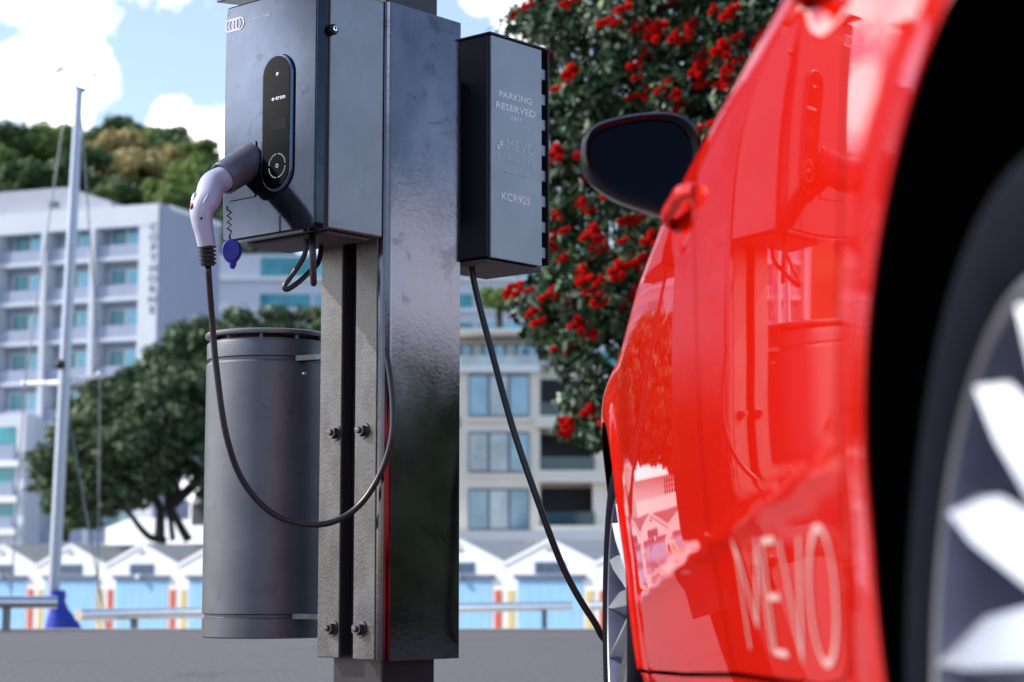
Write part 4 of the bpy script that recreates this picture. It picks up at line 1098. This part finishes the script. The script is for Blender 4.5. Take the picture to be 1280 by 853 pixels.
mesh_obj('corner_pier', MB().box((0, -.22, PZ), (cols[0], rec, ztop - 1.7), HT), M['hotel'], hotel)
for u in cols[1:]:
    mesh_obj('pier', MB().box((u - .22, -.4, PZ), (u + .22, rec, ztop - 1.7), HT), M['hotel'], hotel)
zf = hzz(140, 321.6)
for b in range(3):
    ua = cols[b] + (.22 if b else .0); ub = cols[b + 1] - .22
    for f in range(8):
        z = zf - f * flo
        mesh_obj('balcony_slab', MB().box((ua, -.15, z - .28), (ub, rec, z), HT), M['hotel'], hotel)
        mesh_obj('balustrade', MB().box((ua + .01, -.05, z + .003), (ub - .01, .03, z + 1.02), HT), M['balustrade'], hotel)
        wv = ub - ua
        w0 = mesh_obj('window', MB().box((ua + wv * .04, rec - .08, z + .2), (ua + wv * .86, rec - .003, z + 2.55), HT), M['white_render'], hotel)
        mesh_obj('pane', MB().box((ua + wv * .07, rec - .11, z + .3), (ua + wv * .44, rec - .083, z + 2.45), HT), M['pane_sky'], w0)
        mesh_obj('pane', MB().box((ua + wv * .50, rec - .11, z + .3), (ua + wv * .82, rec - .083, z + 2.45), HT), M['pane_teal'], w0)
# podium bay at the lower left
up = hu(44); zp = hzz(20, 520)
mesh_obj('podium_wall', MB().box((up, -2.0, PZ), (uL, -.42, zp), HT), M['hotel'], hotel)
for f, (pa, pb) in enumerate(((536, 578), (584, 622), (630, 662))):
    za_, zb_ = hzz(20, pb), hzz(20, pa)
    w0 = mesh_obj('podium_window', MB().box((up + .9, -2.03, za_), (up + 6.5, -2.003, zb_), HT), M['pane_teal'], hotel)
    mesh_obj('balustrade', MB().box((up + .8, -2.3, za_), (up + 6.6, -2.22, za_ + (zb_ - za_) * .45), HT), M['balustrade'], hotel)
    mesh_obj('balcony_slab', MB().box((up + .3, -2.4, za_ - .5), (up + 6.9, -2.0, za_ - .003), HT), M['white_render'], hotel)
for j, chh in enumerate('COPTHORNE'):
    z = hzz(184, 285 + j * 12.9)
    c = HT(hu(184.5), -.26, z)
    tm = text_mb(chh, lambda x, y, d: c - hl_dir * x * 1.2 + Vector((0, 0, y)) , .85, weight=.02)
    mesh_obj('lettering', tm, M['shed_trim'], hotel)
# plant room on the roof
za_, zb_ = ztop + .1, hzz(40, 230)
pa, pb = hu(108), hu(-45)
pr = mesh_obj('plant_room', MB().prism([(pa, za_), (pb, za_), (pb, hzz(0, 232)), (hu(56), hzz(50, 228)), (hu(50), hzz(50, 228)), (pa, hzz(108, 246))], (rec + 1, 9), lambda a, b, c: HT(a, c, b)), M['louver'], hotel)
for px in (31, 38): mesh_obj('plant_window', MB().box((hu(px) - .18, rec + .95, hzz(px, 254)), (hu(px) + .18, rec + .997, hzz(px, 246)), HT), M['pane'], pr)
# rear wing (blue windows), from behind the box to the tree
wg = thing('glazed_building', at(450, 727, 186) * 1.0, 'long pale building with rows of blue windows, seen under the charging box', 'building')
wg.location.z = PZ; ORG[wg.name] = Vector(wg.location)
xa, xw0, xb = at(245, 727, 186).x, at(318, 727, 186).x, at(800, 727, 186).x; zt_ = at(450, 318, 186).z
mesh_obj('wall', MB().box((xa, 186, PZ), (xb, 200, zt_), None), M['hotel'], wg)
fl_ = [(318, 337), (352, 363), (377, 392), (408, 424)]
for (pa, pb) in ((322, 345), (368, 384), (404, 420), (440, 456), (476, 492)):
    z1w, z0w = at(450, pa, 186).z, at(450, pb, 186).z
    for k in range(7):
        x0w = xw0 + k * (xb - xw0) / 7 + .15; x1w = xw0 + (k + 1) * (xb - xw0) / 7 - .25
        mesh_obj('window', MB().box((x0w, 185.93, z0w), (x1w, 185.997, z1w)), M['pane_sky'] if k % 3 else M['pane_teal'], wg)
    mesh_obj('sill_band', MB().box((xa, 185.6, z0w - .5), (xb, 185.92, z0w - .25)), M['white_render'], wg)

# ------------------------------------------------------------------ cream apartment block
CD = 118.
def cx(px): return at(px, 727, CD).x
def cz(py): return at(660, py, CD).z
cr = thing('apartment_block', (cx(660), CD, PZ), 'cream apartment block with tall grouped windows, right of the dark post', 'building')
x0c, x1c = cx(520), cx(900)
mesh_obj('wall', MB().box((x0c, CD, PZ), (cx(675), CD + 14, cz(458))).box((cx(675), CD + 2.2, PZ), (x1c, CD + 14, cz(458))), M['cream'], cr)
mesh_obj('top_storey', MB().box((x0c, CD + 1.5, cz(458)), (cx(690), CD + 14, cz(422))), M['cream'], cr)
mesh_obj('roof', MB().prism([(CD - .6, cz(418)), (CD - .6, cz(412)), (CD + 5, cz(398)), (CD + 14.5, cz(396)), (CD + 14.5, cz(422))], (x0c, cx(680)), lambda a, b, c: (c, a, b)), M['cream'], cr)
mesh_obj('cornice', MB().box((x0c, CD - .5, cz(466)), (cx(675), CD - .003, cz(458))), M['white_render'], cr)
def win(xa, xb, ya, yb, n, pm_, yy=CD, par=None):
    w0 = mesh_obj('window', MB().box((cx(xa), yy - .06, cz(yb)), (cx(xb), yy - .003, cz(ya))), M['shed_trim'], par or cr)
    wd = (xb - xa) / n
    for k in range(n):
        mesh_obj('pane', MB().box((cx(xa + k * wd + 1.6), yy - .09, cz(yb - 2)), (cx(xa + (k + 1) * wd - 1.6), yy - .063, cz(ya + 2.5))), M[pm_[k % len(pm_)]], w0)
win(560, 688, 426, 456, 9, ('pane_blue', 'pane_blue', 'pane_pale'), CD + 1.5)
mesh_obj('glass_balustrade', MB().box((x0c, CD + .3, cz(457.5)), (cx(675), CD + .34, cz(444))), M['pane_pale'], cr)
for ya, yb, pm_ in ((468, 521, ('pane_blue', 'pane_pale', 'pane_blue')), (540, 591, ('pane_pale', 'pane_pale', 'pane_blue')), (611, 663, ('pane_blue', 'pane_pale', 'pane_blue'))):
    win(585, 662, ya, yb, 3, pm_); 
    mesh_obj('window_reveal', MB().box((cx(580), CD - .2, cz(yb + 6)), (cx(667), CD - .003, cz(yb + 1))), M['cream'], cr)
win(678, 690, 470, 515, 1, ('pane_blue',), CD + 2.2)
for ya, yb in ((540, 588), (608, 657), (470, 520)):
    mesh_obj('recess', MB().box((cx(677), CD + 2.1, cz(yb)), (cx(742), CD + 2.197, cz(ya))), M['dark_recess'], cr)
    mesh_obj('glass_balustrade', MB().box((cx(675), CD + .15, cz(yb)), (cx(744), CD + .2, cz(yb - 17))), M['pane'], cr)
    mesh_obj('balcony_slab', MB().box((cx(668), CD - .4, cz(yb + 15)), (cx(765), CD + 2.1, cz(yb + .5))), M['cream'], cr)
mesh_obj('pier', MB().box((cx(742), CD + .3, PZ), (cx(760), CD + 2.197, cz(458))), M['cream'], cr)
mesh_obj('ground_band', MB().box((x0c, CD - 1.5, PZ), (x1c, CD - .41, cz(664))), M['white_render'], cr)

# white low building behind the spreading tree
WD = 135.
def wx(px): return at(px, 727, WD).x
def wz(py): return at(200, py, WD).z
def WRT(x, y, z):
    a = R(-32); dx, dy = (x - wx(200)) * 1.18, y - WD
    return Vector((wx(200) + dx * math.cos(a) - dy * math.sin(a), WD + 6 + dx * math.sin(a) + dy * math.cos(a), z))
wb = thing('white_building', (wx(200), WD, PZ), 'low white building with a gridded window behind the tree trunks', 'building')
mesh_obj('wall', MB().box((wx(95), WD, PZ), (wx(420), WD + 9, wz(655)), WRT).box((wx(212), WD + .5, wz(655)), (wx(420), WD + 9, wz(592)), WRT), M['white_render'], wb)
mesh_obj('roof', MB().prism([(WD - .8, wz(622)), (WD + .49, wz(590)), (WD + 9.5, wz(586)), (WD + 9.5, wz(592)), (WD + .49, wz(600))], (wx(204), wx(425)), lambda a, b, c: WRT(c, a, b)), M['white_render'], wb)
mesh_obj('gable', MB().prism([(wx(96), wz(655)), (wx(136), wz(642)), (wx(176), wz(655))], (WD, WD + 9), lambda a, b, c: WRT(a, c, b)), M['white_render'], wb)
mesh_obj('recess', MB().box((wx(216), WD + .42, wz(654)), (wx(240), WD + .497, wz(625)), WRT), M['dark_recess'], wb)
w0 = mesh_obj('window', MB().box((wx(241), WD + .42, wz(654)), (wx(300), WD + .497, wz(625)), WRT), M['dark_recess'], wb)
gm = MB()
for k in range(8): gm.box((wx(241 + k * 8) - .05, WD + .34, wz(654)), (wx(241 + k * 8) + .05, WD + .417, wz(625)), WRT)
for k in range(4): gm.box((wx(241), WD + .30, wz(654 - k * 9) - .05), (wx(300), WD + .337, wz(654 - k * 9) + .05), WRT)
mesh_obj('glazing_bars', gm, M['white_render'], w0)


# leaf mass added unseen on the right to darken the post reflection
hg = thing('unseen_hedge', (10, 5, 0), 'dark leafy hedge added right of the parking bay to darken the post reflection', 'unseen_hedge')
hcl = [(Vector((random.uniform(9, 11), random.uniform(-3, 22), random.uniform(.3, 1.75))), (.6, .6, .5)) for _ in range(230)]
np_mesh('crown', leaves(hcl, 26000, .12, shell=.2), M['lf_h2'], hg)
mesh_obj('trunk', MB().tube([(10, 5, 0), (10, 5, 1.3)], .1, 8), M['bark'], hg)
#BEHIND#

# ------------------------------------------------------------------ sky, sun, view
SUN = Vector((-1, .08, .74)).normalized()
W = bpy.data.worlds.new('World'); S.world = W; W.use_nodes = True; nt = W.node_tree; N = nt.nodes; Lk = nt.links
bg = N['Background']; sky = N.new('ShaderNodeTexSky'); sky.sky_type = 'NISHITA'; sky.sun_disc = False
sky.sun_elevation = math.asin(SUN.z); sky.sun_rotation = math.atan2(SUN.x, SUN.y) % (2 * PI)
sky.air_density = 1.0; sky.dust_density = 1.2; sky.ozone_density = 1.2; sky.altitude = 0
tc = N.new('ShaderNodeTexCoord')
nz = N.new('ShaderNodeTexNoise'); nz.inputs['Scale'].default_value = 15; nz.inputs['Detail'].default_value = 10; nz.inputs['Roughness'].default_value = .68
Lk.new(tc.outputs['Generated'], nz.inputs['Vector'])
mask = None
def dirpx(px, py): return (at(px, py, 10) - Vector((0, 0, EYE))).normalized()
def math_(op, a, b=None, clamp=False):
    m_ = N.new('ShaderNodeMath'); m_.operation = op; m_.use_clamp = clamp
    for i, x in enumerate((a, b)):
        if x is None: continue
        if isinstance(x, (int, float)): m_.inputs[i].default_value = x
        else: Lk.new(x, m_.inputs[i])
    return m_.outputs[0]
blobs = [(dirpx(20, 100), 72), (dirpx(112, 92), 50), (dirpx(70, 140), 55), (dirpx(-100, 110), 80), (dirpx(215, 150), 34), (dirpx(250, 175), 42), (dirpx(290, 190), 60), (dirpx(610, -25), 55), (dirpx(680, 10), 80), (Vector((1, .1, .13)), 200), (Vector((1, .38, .13)), 200), (Vector((1, -.2, .13)), 200), (Vector((-.25, 1, .36)), 230), (Vector((-.55, 1, .42)), 300), (Vector((-.05, 1, .46)), 160), (Vector((-.9, 1, .5)), 260),
         (Vector((-1, .022, .262)), 130), (Vector((-1, .0, .15)), 95), (Vector((-1, -.5, .5)), 300), (Vector((-1, .8, .55)), 260), (Vector((.3, -1, .4)), 500), (Vector((1, .5, .6)), 300)]
for d, rp in blobs:
    d = d.normalized(); vm = N.new('ShaderNodeVectorMath'); vm.operation = 'DISTANCE'; vm.inputs[1].default_value = d; Lk.new(tc.outputs['Generated'], vm.inputs[0])
    v = math_('SUBTRACT', 1.0, math_('DIVIDE', vm.outputs['Value'], rp / F))
    v = math_('MULTIPLY', v, 1.0)
    mask = v if mask is None else math_('MAXIMUM', mask, v)
fld = math_('ADD', mask, math_('MULTIPLY', math_('SUBTRACT', nz.outputs['Fac'], .5), 2.0))
mr = N.new('ShaderNodeMapRange'); mr.interpolation_type = 'SMOOTHSTEP'; mr.inputs['From Min'].default_value = .02; mr.inputs['From Max'].default_value = .5; Lk.new(fld, mr.inputs['Value'])
mx = N.new('ShaderNodeMix'); mx.data_type = 'RGBA'; vd = N.new('ShaderNodeVectorMath'); vd.operation = 'DISTANCE'; vd.inputs[1].default_value = Vector((0, 1, .2)).normalized(); Lk.new(tc.outputs['Generated'], vd.inputs[0])
veil = math_('MULTIPLY', math_('SUBTRACT', 1.0, math_('DIVIDE', vd.outputs['Value'], .75), True), .05)
Lk.new(math_('MAXIMUM', mr.outputs[0], veil), mx.inputs['Factor']); Lk.new(sky.outputs[0], mx.inputs['A']); mx.inputs['B'].default_value = (6.5, 6.6, 6.9, 1)
dt = N.new('ShaderNodeVectorMath'); dt.operation = 'DOT_PRODUCT'; dt.inputs[1].default_value = SUN; Lk.new(tc.outputs['Generated'], dt.inputs[0])
cg = N.new('ShaderNodeMapRange'); cg.inputs['From Min'].default_value = .87; cg.inputs['From Max'].default_value = .925; cg.inputs['To Min'].default_value = 13; cg.inputs['To Max'].default_value = 58; Lk.new(dt.outputs['Value'], cg.inputs['Value'])
cc = N.new('ShaderNodeVectorMath'); cc.operation = 'SCALE'; cc.inputs[0].default_value = (1, 1, 1.03); Lk.new(cg.outputs[0], cc.inputs['Scale']); Lk.new(cc.outputs[0], mx.inputs['B'])
Lk.new(mx.outputs['Result'], bg.inputs['Color']); bg.inputs['Strength'].default_value = .14
sl = bpy.data.lights.new('sun', 'SUN'); sl.energy = 3.8; sl.angle = R(.53); sl.color = (1, .95, .88)
so = bpy.data.objects.new('sun', sl); COL.objects.link(so); so.rotation_euler = SUN.to_track_quat('Z', 'Y').to_euler()
S.view_settings.view_transform = 'Standard'; S.view_settings.look = 'None'; S.view_settings.exposure = .72; S.view_settings.gamma = 1
S.cycles.use_denoising = True
S.cycles.max_bounces = 7; S.cycles.transparent_max_bounces = 8; S.cycles.sample_clamp_indirect = 8
